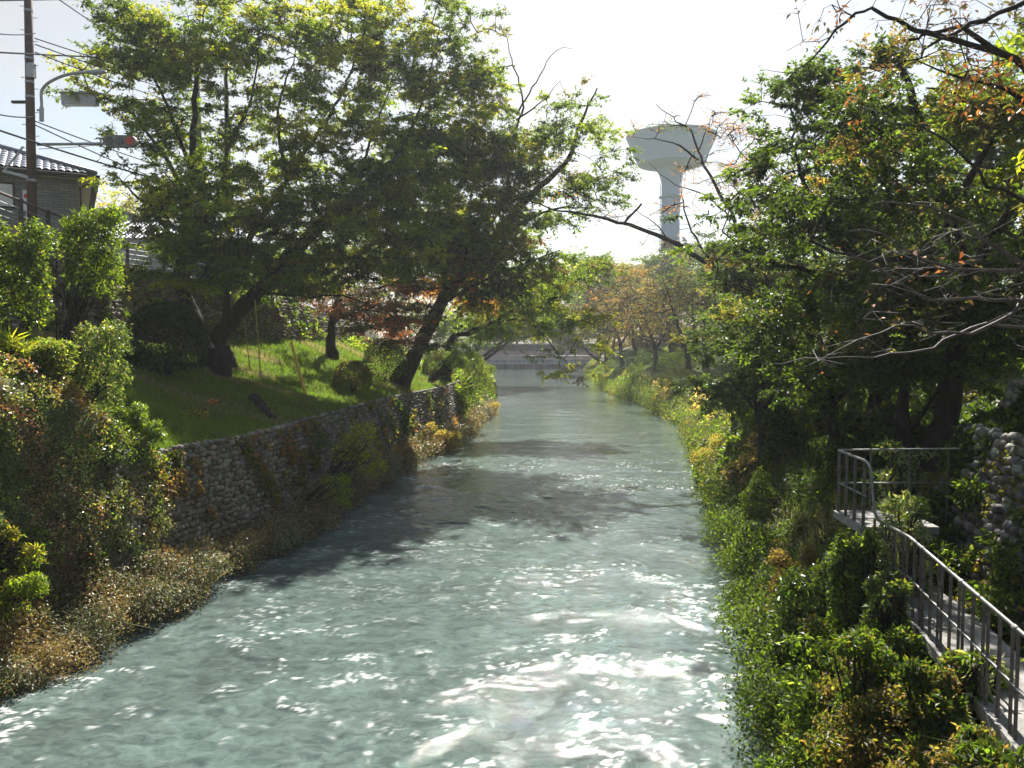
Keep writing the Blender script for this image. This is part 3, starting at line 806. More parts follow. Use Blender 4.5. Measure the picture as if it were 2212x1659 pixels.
# ------------------------------------------------------------------ right bank trees
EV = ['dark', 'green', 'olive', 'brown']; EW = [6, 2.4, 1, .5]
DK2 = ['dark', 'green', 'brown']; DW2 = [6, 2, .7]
q = ground_at(1905, 25); d = 25.0
make_tree('broadleaf_tree', 'broad dark evergreen tree with a rounded top on the right bank', q,
    [([q, P(1900, 700, d), P(1880, 600, d), P(1870, 480, d), P(1850, 360, d), P(1840, 230, d)], .34, .06),
     limb([(1885, 600, d), (1800, 500, d), (1740, 400, d), (1710, 300, d)], .16, .03), limb([(1875, 520, d), (1960, 400, d), (1980, 250, d)], .14, .03),
     limb([(1890, 650, d), (1760, 590, d), (1650, 560, d - 1), (1560, 500, d - 1)], .13, .02)],
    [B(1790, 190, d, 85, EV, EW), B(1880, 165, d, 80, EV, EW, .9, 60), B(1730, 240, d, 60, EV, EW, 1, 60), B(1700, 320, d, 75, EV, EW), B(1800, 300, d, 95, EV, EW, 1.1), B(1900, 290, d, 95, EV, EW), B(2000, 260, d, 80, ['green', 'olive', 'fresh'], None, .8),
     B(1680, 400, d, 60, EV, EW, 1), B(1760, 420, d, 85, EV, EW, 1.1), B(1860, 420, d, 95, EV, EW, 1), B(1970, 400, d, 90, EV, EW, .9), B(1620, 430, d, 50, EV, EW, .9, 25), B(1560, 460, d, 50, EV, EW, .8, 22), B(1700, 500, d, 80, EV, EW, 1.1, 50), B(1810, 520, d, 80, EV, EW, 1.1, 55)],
    leaf=(.15, .075))
q = ground_at(1745, 38); d = 38.0
make_tree('broadleaf_tree', 'layered dark tree behind the clipped bushes halfway along the right bank', q,
    [([q, P(1750, 760, d), P(1740, 680, d), P(1720, 600, d), P(1690, 520, d)], .30, .05), limb([(1740, 680, d), (1640, 640, d - 1), (1560, 600, d - 1)], .12, .02), limb([(1745, 700, d), (1820, 620, d), (1880, 560, d)], .12, .02)],
    [B(1560, 540, d, 55, EV, EW, .9, 30), B(1640, 520, d, 60, EV, EW, 1, 34), B(1580, 620, d, 60, EV, EW, 1, 34), B(1660, 600, d, 70, EV, EW, 1.1, 40), B(1750, 600, d, 70, ['dark', 'green'], [3, 1], 1.1, 45), B(1840, 620, d, 70, ['dark', 'green'], [3, 1], 1.1, 45),
     B(1620, 690, d, 70, EV, EW, 1, 36), B(1710, 690, d, 70, ['dark', 'green'], [3, 1], 1, 40), B(1560, 720, d, 45, ['green', 'olive'], None, .9, 26), B(1660, 760, d, 60, ['dark', 'green'], [3, 1], 1, 30), B(1790, 700, d, 70, ['dark', 'green'], [3, 1], 1, 40)],
    leaf=(.16, .08), flat=.25, clus=(.9, .18), spray_dens=12)
q = ground_at(2020, 19.5); d = 19.5
make_tree('broadleaf_tree', 'thick trunked dark tree forking above the railed platform', q,
    [([q, P(2000, 660, d), P(1975, 580, d), P(2060, 500, d), P(2070, 430, d)][:1] + [P(2085, 640, d), P(2075, 560, d), P(2050, 470, d), P(2022, 415, d), P(1998, 372, d), P(1996, 325, d), P(1988, 267, d), P(1970, 196, d), P(1938, 137, d)], .30, .07),
     limb([(2080, 600, d), (2140, 520, d), (2190, 430, d), (2225, 330, d)], .18, .06), limb([(2050, 470, d), (2100, 380, d), (2150, 290, d), (2200, 240, d)], .12, .03),
     limb([(1998, 372, d), (1950, 310, d), (1880, 255, d)], .08, .02), limb([(2085, 640, d), (2000, 560, d - 1), (1900, 560, d - 1), (1800, 545, d - 1)], .13, .03), limb([(2150, 290, d), (2080, 210, d), (2000, 190, d)], .07, .02)],
    [B(2120, 330, d, 90, ['olive', 'green', 'rust', 'dark'], [3, 3, .6, 2], .8), B(2050, 240, d, 80, ['olive', 'dark', 'green'], None, .75), B(2180, 200, d, 80, ['olive', 'green', 'dark'], None, .75), B(1950, 200, d, 55, ['olive', 'rust'], None, .6),
     B(1830, 330, d - 1.5, 75, DK2, DW2, 1), B(1900, 260, d - 1.5, 70, DK2, DW2, .9), B(1760, 420, d - 1.5, 75, DK2, DW2, 1, 55), B(1860, 440, d - 2.5, 80, DK2, DW2, 1, 60), B(1950, 370, d - 2.5, 80, DK2, DW2, .9, 60), B(1700, 490, d - 1, 70, DK2, DW2, 1, 45), B(2050, 400, d - 2.5, 80, DK2, DW2, .8),
     B(2150, 450, d, 80, ['green', 'olive', 'dark'], None, .6), B(2060, 560, d, 80, ['dark', 'green'], None, .8, 50), B(2180, 560, d, 80, ['dark', 'green'], None, .9, 60), B(1960, 600, d, 80, ['dark', 'green'], None, .8, 40), B(2040, 680, d, 90, ['dark', 'green'], None, .9, 50), B(2180, 660, d, 80, ['green', 'dark'], None, .9, 50), B(1900, 680, d, 80, ['dark', 'green', 'olive'], None, .8, 45),
     B(1960, 480, d, 70, ['green', 'olive'], None, .5)],
    leaf=(.13, .065), spray_dens=12)
q = ground_at(2150, 34); d = 34.0
make_tree('broadleaf_tree', 'shady tree filling the right edge behind the forked trunk', q,
    [([q, P(2150, 640, d), P(2130, 500, d), P(2140, 350, d), P(2160, 220, d)], .30, .06), limb([(2130, 500, d), (2060, 400, d), (2030, 280, d)], .12, .03)],
    [B(2080, 330, d, 80, EV, EW, .8), B(2180, 300, d, 80, EV, EW, .9), B(2080, 450, d, 90, EV, EW), B(2190, 430, d, 90, EV, EW), B(2000, 520, d, 90, EV, EW, 1.1), B(2110, 560, d, 90, EV, EW, 1.2), B(2210, 560, d, 80, EV, EW, 1.1), B(1920, 620, d, 80, EV, EW, 1.1, 60), B(2040, 660, d, 90, EV, EW, 1.2, 60), B(2160, 690, d, 90, ['fresh', 'green', 'yellowgreen'], None, 1.1, 50),
     B(2100, 230, d, 60, ['olive', 'green'], None, .7, 40), B(2190, 180, d, 50, ['olive', 'green'], None, .6, 40)],
    leaf=(.16, .08), spray_dens=10)

for (px, dd, lab, bl_) in [
        (1650, 30, 'low dark tree overhanging the right bank halfway along', [(1580, 760, 50, 34), (1640, 740, 60, 40), (1560, 820, 46, 36), (1630, 820, 60, 46), (1690, 780, 60, 50), (1600, 690, 50, 30), (1660, 660, 60, 34), (1720, 700, 60, 44), (1590, 880, 50, 40)]),
        (1800, 25, 'dark low boughed tree just upstream of the railed platform', [(1720, 640, 60, 40), (1790, 620, 70, 44), (1700, 740, 70, 50), (1790, 740, 80, 60), (1870, 680, 70, 60), (1730, 840, 70, 60), (1820, 840, 80, 60), (1900, 800, 70, 60), (1860, 600, 70, 40), (1680, 560, 50, 30)]),
        (1960, 19.5, 'shady tree closing the gap above the cobble wall end', [(1900, 680, 80, 50), (1980, 640, 80, 50), (1960, 760, 90, 60), (2050, 700, 90, 60), (2060, 790, 80, 50), (1900, 820, 70, 60), (2150, 760, 80, 50), (2130, 650, 80, 50), (2200, 700, 60, 60), (1990, 560, 70, 40)])]:
    q = ground_at(px, dd); DK = ['dark', 'green', 'olive']; DW = [7, 1.5, .8]
    yb = 735 + (CAMZ - q[2]) / dd * F
    make_tree('broadleaf_tree', lab, q, [([q, P(px + 4, yb - 60, dd), P(px - 10, yb - 150, dd), P(px + 10, 640, dd), P(px, 590, dd)], .20, .04), limb([(px, yb - 110, dd), (px - 70, yb - 190, dd - .5)], .09, .02), limb([(px, yb - 130, dd), (px + 70, yb - 220, dd)], .09, .02)],
              [B(a, b_, dd + rng.uniform(-1, 1), r_, DK, DW, 1, r2) for (a, b_, r_, r2) in bl_], leaf=(.15, .075), flat=.3, clus=(.8, .2), spray_dens=13)

# sparse cherry reaching across the water tower
q = ground_at(1612, 42); d = 42.0
SP = ['rust', 'olive', 'orange', 'brown', 'green']; SW = [3, 2, 1.5, 2, 1]
make_tree('cherry_tree', 'nearly bare cherry reaching out in front of the water tower', q,
    [([q, P(1600, 800, d), P(1595, 700, d), P(1575, 646, d), P(1546, 583, d), P(1504, 554, d), P(1450, 521, d), P(1388, 496, d), P(1317, 475, d), P(1250, 460, d), P(1200, 454, d), P(1150, 437, d)], .26, .03),
     limb([(1595, 700, d), (1620, 600, d), (1588, 479, d), (1554, 417, d), (1529, 371, d), (1509, 325, d), (1492, 283, d), (1463, 262, d), (1417, 225, d)], .17, .015),
     limb([(1509, 325, d), (1525, 283, d), (1537, 250, d)], .045, .01), limb([(1546, 583, d), (1496, 500, d), (1475, 437, d), (1471, 379, d)], .08, .02), limb([(1509, 346, d), (1470, 315, d), (1429, 304, d), (1367, 296, d)], .06, .01),
     limb([(1350, 480, d), (1386, 440, d)], .07, .05), limb([(1588, 479, d), (1520, 420, d), (1460, 400, d), (1400, 350, d)], .05, .01), limb([(1570, 440, d), (1640, 380, d), (1600, 330, d), (1560, 280, d)], .07, .015),
     limb([(1450, 521, d), (1400, 470, d), (1360, 452, d)], .04, .01), limb([(1620, 600, d), (1680, 480, d), (1640, 380, d), (1650, 260, d)], .09, .015)],
    [B(1470, 240, d, 60, SP, SW, .5, 30), B(1540, 260, d, 60, SP, SW, .5, 34), B(1600, 300, d, 60, SP, SW, .7, 40), B(1560, 370, d, 60, SP, SW, .5, 40), B(1480, 350, d, 60, SP, SW, .35, 40), B(1400, 300, d, 50, SP, SW, .25, 30), B(1470, 450, d, 60, SP, SW, .3, 40), B(1380, 470, d, 60, SP, SW, .3, 22), B(1270, 450, d, 60, SP, SW, .4, 18), B(1640, 330, d, 60, SP, SW, .8, 50), B(1200, 430, d, 40, SP, SW, .4, 14), B(1500, 550, d, 60, SP, SW, .5, 30), B(1420, 530, d, 50, SP, SW, .4, 20)],
    leaf=(.13, .06), spray_dens=9, leaves=13, twig_n=6, twig_len=.8, twig_r=.008, tipr=.011, pathw=.3, bark='bark')

# brownish half-bare cherries up the right bank
BR = ['brown', 'dark', 'olive', 'rust']; BWt = [3, 1.4, 3.5, .5]
for (px, dd, top, w_, lab, pl, plw) in [
        (1420, 70, 610, 85, 'half bare pinkish brown cherry leaning by the far grassy bank', BR, BWt),
        (1490, 62, 600, 80, 'twiggy brown cherry just upstream of the round clipped bushes', BR, BWt),
        (1345, 98, 590, 70, 'orange tinged bare cherry beside the far end of the weir', ['brown', 'dark', 'brown', 'olive'], None)]:
    q = hit(px, {70: 800, 62: 812, 98: 790}[dd]); dd = q[1]
    yb = 735 + (CAMZ - q[2]) / dd * F
    make_tree('cherry_tree', lab, q,
        [([q, P(px - 6, yb - 50, dd), P(px - 20, yb - 90, dd), P(px - 45, top + 40, dd), P(px - 60, top, dd)], .28, .05), limb([(px - 6, yb - 40, dd), (px + 20, yb - 90, dd), (px + 45, top + 30, dd)], .18, .03), limb([(px - 10, yb - 60, dd), (px - 70, yb - 80, dd), (px - 110, yb - 85, dd)], .12, .03), limb([(px + 10, yb - 70, dd), (px + 5, top + 20, dd)], .12, .03)],
        [B(px - 50, top + 20, dd, w_ * .7, pl, plw, 1, w_ * .4), B(px + 20, top + 15, dd, w_ * .8, pl, plw, 1, w_ * .4), B(px - 30, top + 60, dd, w_, pl, plw, 1, w_ * .4), B(px + 40, top + 70, dd, w_ * .7, pl, plw, 1, w_ * .4), B(px - 80, top + 85, dd, w_ * .6, pl, plw, .9, w_ * .3)],
        leaf=(.22, .11), spray_dens=4.6, leaves=15, twig_n=8, twig_len=1.2, clus=(1.4, .5), twig_r=.012, tipr=.012)

# far trees closing the view up the river
FAR = [  # px, distance, crown centre y, half width, half height, palette, label
    (1462, 150, 580, 55, 60, ['olive', 'green', 'dark'], 'grey green tree hiding the foot of the tower shaft'),
    (1385, 150, 615, 55, 60, ['green', 'olive', 'brown'], 'grey green tree left of the tower foot'),
    (1320, 160, 640, 50, 60, ['olive', 'green', 'pale'], 'soft green tree in line with the river mouth'),
    (1235, 150, 700, 60, 50, ['brown', 'olive', 'green'], 'olive brown tree leaning over the left end of the bridge'),
    (1310, 145, 690, 55, 55, ['olive', 'brown', 'yellowgreen'], 'olive tree just right of the weir'),
    (1110, 110, 690, 70, 55, ['green', 'olive', 'pale'], 'low leafy tree on the left bank below the weir'),
    (1380, 115, 670, 60, 60, ['brown', 'olive', 'rust'], 'brown crowned tree upstream of the grassy slope'),
    (1450, 100, 650, 60, 80, ['green', 'olive', 'brown'], 'olive green tree above the clipped mounds'),
    (1530, 80, 640, 70, 100, ['dark', 'green', 'olive'], 'dark tree inland of the clipped mounds'),
    (1640, 60, 640, 80, 110, ['dark', 'green', 'olive'], 'dark tree inland of the layered tree'),
    (1760, 50, 640, 80, 110, ['dark', 'green'], 'dark tree inland of the low boughed tree'),
    (1200, 205, 650, 75, 75, ['olive', 'green', 'brown'], 'far olive tree left of the bridge road'),
    (1290, 215, 640, 60, 80, ['green', 'olive', 'rust'], 'far tree showing above the middle of the bridge'),
    (1365, 200, 650, 60, 90, ['brown', 'olive', 'green'], 'far brownish tree right of the bridge'),
    (1440, 190, 610, 60, 95, ['green', 'dark', 'olive'], 'far dark tree right under the water tower shaft'),
    (1120, 195, 660, 60, 80, ['green', 'olive'], 'far green tree behind the left end of the bridge'),
    (1520, 150, 600, 65, 110, ['green', 'olive', 'dark'], 'tall green tree at the foot of the water tower'),
    (1400, 130, 650, 50, 75, ['olive', 'rust', 'green'], 'round olive tree upstream on the right bank'),
    (1280, 160, 600, 45, 70, ['pale', 'green', 'olive'], 'pale green tree in the sky gap above the river'),
    (1150, 120, 640, 70, 90, ['green', 'olive', 'pale'], 'leafy tree on the left bank near the weir'),
    (1060, 105, 640, 70, 100, ['green', 'dark', 'olive'], 'dark leafy tree on the left bank short of the weir'),
    (980, 95, 620, 80, 110, ['green', 'dark'], 'dark tree behind the second leaning tree'),
    (870, 85, 610, 90, 110, ['dark', 'green', 'rust'], 'shaded tree behind the rusty maple'),
    (760, 80, 600, 90, 100, ['dark', 'green'], 'shaded tree above the far end of the cobble wall'),
    (1600, 110, 640, 80, 120, ['green', 'dark', 'olive'], 'dark tree behind the reaching cherry'),
    (1700, 90, 600, 100, 150, ['green', 'dark', 'olive'], 'tall shaded tree inland on the right bank'),
    (1830, 75, 600, 110, 160, ['green', 'dark'], 'dense tree inland behind the dark evergreen'),
    (1960, 65, 600, 110, 150, ['green', 'dark'], 'dense tree inland behind the forked trunk'),
    (2110, 60, 600, 110, 160, ['green', 'olive', 'dark'], 'bright leafed tree inland at the right edge'),
    (560, 66, 590, 75, 60, ['dark', 'green', 'olive'], 'shaded tree behind the fence left of the maple'),
    (680, 72, 580, 80, 70, ['dark', 'green'], 'shaded tree behind the tall wall over the maple'),
    (450, 70, 560, 70, 60, ['green', 'dark', 'olive'], 'tree behind the fence right of the low tiled roof'),
    (245, 75, 455, 50, 30, ['yellowgreen', 'olive', 'gold'], 'sunlit yellow green tree beyond the grey house'),
    (320, 70, 440, 40, 45, ['yellowgreen', 'olive'], 'pale sunlit tree beyond the low tiled roof'),
]
for (px, dd, cyy, hw, hh, pl, lab) in FAR:
    q = ground_at(px, dd); k = dd / F
    if dd < 188 and xl(dd) - 1 < q[0] < xr(dd) + 1.5:
        q[0] = xr(dd) + 2.5 if q[0] - xl(dd) > xr(dd) - q[0] else xl(dd) - 3
        q[2] = height(q[0], dd)[0]
    q[2] = max(q[2], 1.5)
    zt = P(px, cyy - hh * .3, dd)
    m_ = P(px + rng.normal(0, 8), cyy + hh * .5, dd)
    bl = [B(px + rng.uniform(-.6, .6) * hw, cyy + rng.uniform(-.65, .75) * hh, dd + rng.uniform(-2, 2), hw * rng.uniform(.38, .6), pl, None, 1, hh * rng.uniform(.25, .4)) for _ in range(8)]
    make_tree('broadleaf_tree', lab, q, [([q, (q + m_) / 2 + rng.normal(0, .3, 3), m_, zt], .32, .06), ([m_, P(px - hw * .5, cyy, dd)], .14, .04), ([m_, P(px + hw * .5, cyy - 10, dd)], .14, .04)],
              bl, group='trees beyond the near ones', leaf=(.30 * max(dd, 90) / 110, .16 * max(dd, 90) / 110), spray_dens=3.2 * (80 / max(dd, 60)) ** .8, leaves=60, twig_n=5, twig_len=1.5, clus=(1.8, .6), twig_r=0, sides=3, tipr=.02)

# ------------------------------------------------------------------ near cherry at the top right: long orange leaves on hanging twigs
d = 12.0
q = ground_at(2440, 12.5)
OR_ = ['orange', 'rust', 'brown', 'olive', 'green']; OW = [3, 3, 1.2, 2.4, 1.2]
make_tree('cherry_tree', 'near cherry whose boughs of orange leaves hang in from the top right corner', q,
    [([q, P(2420, 800, d), P(2390, 600, d), P(2340, 400, d), P(2290, 250, d), P(2212, 150, d), P(2155, 112, d), P(2055, 92, d), P(1972, 62, d), P(1942, 46, d), P(1880, 29, d), P(1847, 37, d), P(1805, 67, d), P(1763, 121, d), P(1722, 156, d), P(1684, 187, d)], .085, .004),
     limb([(2340, 400, d), (2290, 80, d - 1), (2212, 8, d - 1), (2159, 33, d - 1), (2097, 50, d - 1), (2026, 83, d - 1), (1992, 121, d - 1), (1909, 150, d - 1)], .07, .006),
     limb([(1847, 37, d), (1820, 20, d), (1780, 18, d)], .012, .003), limb([(1805, 67, d), (1770, 90, d), (1700, 110, d)], .01, .003), limb([(1722, 156, d), (1690, 160, d), (1650, 150, d)], .008, .003),
     limb([(2380, 560, d), (2212, 440, d), (2138, 400, d), (2076, 341, d), (1992, 271, d), (1876, 258, d)], .05, .006),
     limb([(2155, 112, d), (2070, 60, d), (1995, 88, d), (1962, 86, d)], .04, .02), limb([(2290, 250, d), (2170, 200, d), (2080, 170, d), (1980, 130, d)], .045, .008)],
    [B(1810, 30, d, 55, OR_, OW, .9, 24), B(1770, 60, d, 30, OR_, OW, .6, 20), B(1900, 20, d, 50, OR_, OW, .7, 20), B(2000, 20, d, 60, OR_, OW, 1.1, 30), B(2100, 30, d, 70, OR_, OW, 1.3, 36), B(2190, 40, d, 50, OR_, OW, 1.1, 40), B(2000, 110, d - 1, 50, OR_, OW, 1.3, 30), B(2090, 130, d - 1, 60, OR_, OW, 1.5, 34), B(2190, 130, d, 60, OR_, OW, 1.7, 40), B(1910, 150, d - 1, 40, OR_, OW, 1.0, 20),
     B(1960, 190, d, 60, OR_, OW, .8, 30), B(2060, 210, d, 70, OR_, OW, .9, 40), B(2170, 230, d, 60, OR_, OW, 1.0, 40), B(2140, 300, d, 60, OR_, OW, .25, 40), B(2020, 290, d, 60, OR_, OW, .2, 30)],
    leaf=(.105, .042), spray_dens=34, leaves=8, twig_n=5, twig_len=.28, clus=(.3, .2), flat=.6, tipr=.0028, twig_r=.0022, leafmat='leaf_dry', twigmat='bark', pathw=.3, hang=.25)
make_tree('cherry_tree', 'bare whitish twigged cherry boughs reaching in from the right edge at eye level', ground_at(2500, 10.5),
    [([ground_at(2500, 10.5), P(2480, 850, 10.5), P(2420, 740, 10.5), P(2300, 650, 10.5), P(2212, 583, 10.5), P(2117, 512, 10.5), P(2055, 458, 10.5), P(1960, 445, 10.5), P(1867, 441, 10.5)], .055, .004),
     limb([(2420, 740, 10.5), (2300, 700, 11), (2212, 708, 11), (2130, 705, 11), (2072, 718, 11), (2010, 747, 11), (1927, 762, 11), (1832, 776, 11), (1740, 778, 11), (1646, 784, 11)], .035, .004),
     limb([(2300, 650, 10.5), (2212, 640, 10), (2150, 640, 10), (2040, 655, 10), (1980, 640, 10), (1920, 590, 10), (1850, 550, 10), (1780, 560, 10)], .035, .004),
     limb([(2212, 583, 10.5), (2120, 590, 10.5), (2000, 570, 10.5), (1900, 505, 10.5), (1830, 500, 10.5)], .03, .004),
     limb([(2212, 640, 10), (2150, 700, 10), (2050, 720, 10), (1980, 700, 10), (1900, 720, 10), (1800, 760, 10), (1720, 800, 10)], .025, .003)],
    [B(2120, 520, 10.5, 60, OR_, OW, 1, 30), B(2030, 470, 10.5, 60, OR_, OW, 1, 26), B(1930, 450, 10.5, 50, OR_, OW, .8, 16), B(2100, 600, 10.5, 90, OR_, OW, 1, 36), B(1980, 570, 10.5, 70, OR_, OW, 1, 34), B(1880, 540, 10, 70, OR_, OW, .9, 26), B(1800, 560, 10, 40, OR_, OW, .8, 22),
     B(1990, 650, 10, 70, OR_, OW, .8, 24), B(1870, 640, 10, 70, OR_, OW, .6, 30), B(1900, 730, 10.5, 80, OR_, OW, .6, 26), B(1780, 760, 11, 70, OR_, OW, .6, 24), B(2080, 700, 11, 70, OR_, OW, .5, 20), B(2160, 660, 10, 50, OR_, OW, .7, 30)],
    leaf=(.09, .05), spray_dens=38, leaves=.7, twig_n=5, twig_len=.5, clus=(.35, .2), flat=.6, tipr=.0020, twig_r=.0019, bark='twig', leafmat='leaf_dry', pathw=.25, hang=-.05)


# ------------------------------------------------------------------ shrubs, weeds, vines, grass
def cloud(lobes, n, leaf, names, wts=None, tight=.10, up=.35, droop=.2, patch=.5):
    C = np.array([l[0] for l in lobes], float); Rd = np.array([l[1] for l in lobes], float)
    a = Rd[:, 0] * Rd[:, 2]; k = rng.choice(len(lobes), n, p=a / a.sum())
    d_ = norm(rng.normal(size=(n, 3))); d_[:, 2] = np.where(d_[:, 2] < -.45, -d_[:, 2], d_[:, 2])
    lump = 1 + .16 * (vnoise(d_[:, 0] * 2.6 + k * 7, d_[:, 1] * 2.6 + d_[:, 2] * 3, 5) - .5) * 2 * (tight / .1 if tight < .1 else 1.4)
    rr = (1 - np.abs(rng.normal(0, tight, n))) * lump
    p = C[k] + d_ * Rd[k] * rr[:, None]
    for j in range(len(lobes)):
        if len(lobes) > 40: break
        ins = (np.sum(((p - C[j]) / Rd[j]) ** 2, 1) < .6) & (k != j)
        p[ins, 2] = -99
    hgt = height(p[:, 0], p[:, 1]); ok = (p[:, 2] > -50) & (p[:, 2] > np.maximum(hgt, 0) - .03)
    p, d_, k = p[ok], d_[ok], k[ok]; n = len(p)
    npal = np.array([PAL[q_] for q_ in names]); w = np.array(wts or [1] * len(names), float); cw = np.cumsum(w / w.sum())
    v = vnoise(p[:, 0] / patch + 31, p[:, 1] / patch + p[:, 2] / patch * .7, 77) * .8 + rng.uniform(-.25, .45, n)
    v = np.clip((v - .1) * 1.1, 0, .9999); col = npal[np.searchsorted(cw, v).clip(0, len(names) - 1)]
    nm = d_ * .9 + np.array([0, 0, up]) + rng.normal(0, .45, (n, 3))
    ax = rng.normal(size=(n, 3)) + d_ * .3; ax[:, 2] -= droop
    L = leaf[0] * rng.uniform(.6, 1.25, n)
    return leaf_mesh(p, ax, nm, L, L * leaf[1] / leaf[0], col)


def join(parts):
    V, Q, C = [], [], []; n = 0
    for v, q_, c in parts:
        V.append(v); Q.append(q_ + n); C.append(c); n += len(v)
    return np.vstack(V), np.vstack(Q), np.vstack(C)


def bush(name, label, lobes, n, leaf, names, wts=None, cat='bush', mat='leaf', tight=.10, stems=3, group=None, **kw):
    c0 = np.array(lobes[0][0], float); base = c0.copy(); sg_ = 1 if c0[0] > (xl(c0[1]) + xr(c0[1])) / 2 else -1; low = min(l_[0][2] - l_[1][2] * .6 for l_ in lobes)
    while sg_ < 0 and height(base[0], base[1])[0] < low and abs(base[0] - c0[0]) < 1.6: base[0] += sg_ * .1
    for _ in range(20):
        if height(base[0], base[1])[0] < .1: base[0] += sg_ * .1
    base[2] = max(height(base[0], base[1])[0], 0)
    th = thing(name, base, label, cat, group)
    V, Q, C = cloud(lobes, n, leaf, names, wts, tight, **kw)
    mesh_obj('foliage', V, Q, M[mat], th, col=C)
    mb = MB()
    for (c, r) in lobes[:8]:
        for i in range(stems):
            e = np.array(c) + rng.normal(size=3) * np.array(r) * .42; m_ = (base + e) / 2 + rng.normal(0, .08, 3)
            mb.tube(smooth_path([base - [0, 0, .1], m_, e], .2, .02), np.linspace(.035, .012, len(smooth_path([base - [0, 0, .1], m_, e], .2, .02))), 5) if False else None
            sp_ = smooth_path([base - [0, 0, .1], m_, e], .25, .02); mb.tube(sp_, np.linspace(.035, .010, len(sp_)), 5)
    mb.build('stems', M['bark'], th, smooth=True)
    return th


def settle(px, py, d, rx, ry):
    """distance at which a bush seen there would sit on the ground"""
    h = hit(px, min(py + ry * .7, 1655)); dd = h[1] + rx * d / F * .35
    return dd if .45 < dd / d < 1.6 else d


def clipped(px, py, d, rx, ry, label, names=('dark', 'dark', 'green'), n=9000, leaf=(.07, .04), on=True, wild=False, **kw):
    n = int(n * .75); leaf = (leaf[0] * 1.3, leaf[1] * 1.3)
    if wild: return shrub(px, py, d, rx, label, list(names), None, int(n * 1.3), leaf, nl=16, ry=ry, cat='bush')
    if on: d = settle(px, py, d, rx, ry)
    k = d / F; c = P(px, py, d); r = (rx * k, rx * k * .95, ry * k)
    hz = height(c[0], c[1])[0]
    return bush('clipped_bush', label, [(c, r), (c + [rx * k * .25, 0, ry * k * .15], (rx * k * .8, rx * k * .8, ry * k * .85)), (c + [-rx * k * .25, .1, -ry * k * .2], (rx * k * .8, rx * k * .8, ry * k * .8))], n, leaf, list(names), None, tight=.045, **kw)


clipped(357, 752, 24, 84, 98, 'large dark clipped bush at the foot of the tall tree', ('dark', 'deep', 'dark'), n=38000)
clipped(760, 822, 34, 41, 42, 'small boxy clipped bush at the end of the sunny lawn', ('olive', 'green', 'brown'), n=11000)
clipped(830, 792, 38, 48, 54, 'dark clipped bush just behind the small boxy one', ('deep', 'dark'), n=15000)
clipped(946, 795, 46, 33, 36, 'rounded clipped bush under the leaning trunk', ('dark', 'deep', 'olive'), n=9000, leaf=(.08, .045))
clipped(1472, 822, 48, 46, 24, 'flat topped clipped bush above the lit grass on the right bank', ('dark', 'olive', 'green'), n=9000, leaf=(.09, .05))
clipped(1462, 786, 56, 42, 24, 'clipped mound just upstream of the flat topped bush', ('green', 'fresh', 'dark'), n=8000, leaf=(.10, .05))
clipped(1470, 757, 66, 34, 14, 'bright topped clipped mound furthest from the walkway', ('fresh', 'green'), n=5000, leaf=(.10, .05))
clipped(1350, 782, 76, 44, 26, 'dark hedge bush by the far grassy slope', ('dark',), n=6000, leaf=(.12, .06))
clipped(1410, 775, 70, 36, 24, 'dark bush between the hedge bush and the clipped mounds', ('dark',), n=6000, leaf=(.12, .06))
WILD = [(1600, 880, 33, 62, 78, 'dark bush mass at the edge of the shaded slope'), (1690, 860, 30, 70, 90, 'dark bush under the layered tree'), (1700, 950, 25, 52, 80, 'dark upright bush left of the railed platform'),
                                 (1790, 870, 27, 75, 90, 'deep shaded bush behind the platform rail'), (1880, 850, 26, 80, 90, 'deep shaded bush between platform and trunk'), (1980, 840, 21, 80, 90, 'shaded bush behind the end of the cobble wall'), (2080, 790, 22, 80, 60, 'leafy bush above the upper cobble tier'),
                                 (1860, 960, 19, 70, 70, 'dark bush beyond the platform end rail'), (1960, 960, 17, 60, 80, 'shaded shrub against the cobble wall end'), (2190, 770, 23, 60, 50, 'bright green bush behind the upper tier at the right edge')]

def surf_points(n, y0, y1, ka, kb, dens=None):
    """random points on the ground sheet between knots ka..kb, with outward normals"""
    y = rng.uniform(y0, y1, n) if dens is None else dens(n)
    i = np.clip(np.searchsorted(YS, y) - 1, 0, len(YS) - 2); t = ((y - YS[i]) / (YS[i + 1] - YS[i]))[:, None]
    X = (KX[i] * (1 - t) + KX[i + 1] * t)[:, ka:kb + 1]; Z = (KZ[i] * (1 - t) + KZ[i + 1] * t)[:, ka:kb + 1]
    L = np.sqrt(np.diff(X, axis=1) ** 2 + np.diff(Z, axis=1) ** 2); cl = np.cumsum(L, 1); u = rng.random(n) * cl[:, -1]
    k_ = np.minimum((cl < u[:, None]).sum(1), L.shape[1] - 1); ar = np.arange(n)
    f = 1 - (cl[ar, k_] - u) / (L[ar, k_] + 1e-6)
    p = np.stack([X[ar, k_] + (X[ar, k_ + 1] - X[ar, k_]) * f, y, Z[ar, k_] + (Z[ar, k_ + 1] - Z[ar, k_]) * f], 1)
    dx = X[ar, k_ + 1] - X[ar, k_]; dz = Z[ar, k_ + 1] - Z[ar, k_]
    return p, norm(np.stack([-dz, 0 * dz, dx], 1))


def perspective_y(y0, y1):
    """more points near the camera: even in the picture"""
    return lambda n: 1 / (1 / y0 + (1 / y1 - 1 / y0) * rng.random(n))


def noisecol(p, names, wts, patch, seed, jit=.3):
    npal = np.array([PAL[q_] for q_ in names]); w = np.array(wts or [1] * len(names), float); cw = np.cumsum(w / w.sum())
    v = (vnoise(p[:, 0] / patch + p[:, 2] / patch, p[:, 1] / patch + p[:, 2] * .6 / patch, seed) - .5) * 1.5 + .5 + rng.uniform(-jit, jit, len(p))
    return npal[np.searchsorted(cw, np.clip(v, 0, .9999)).clip(0, len(names) - 1)]


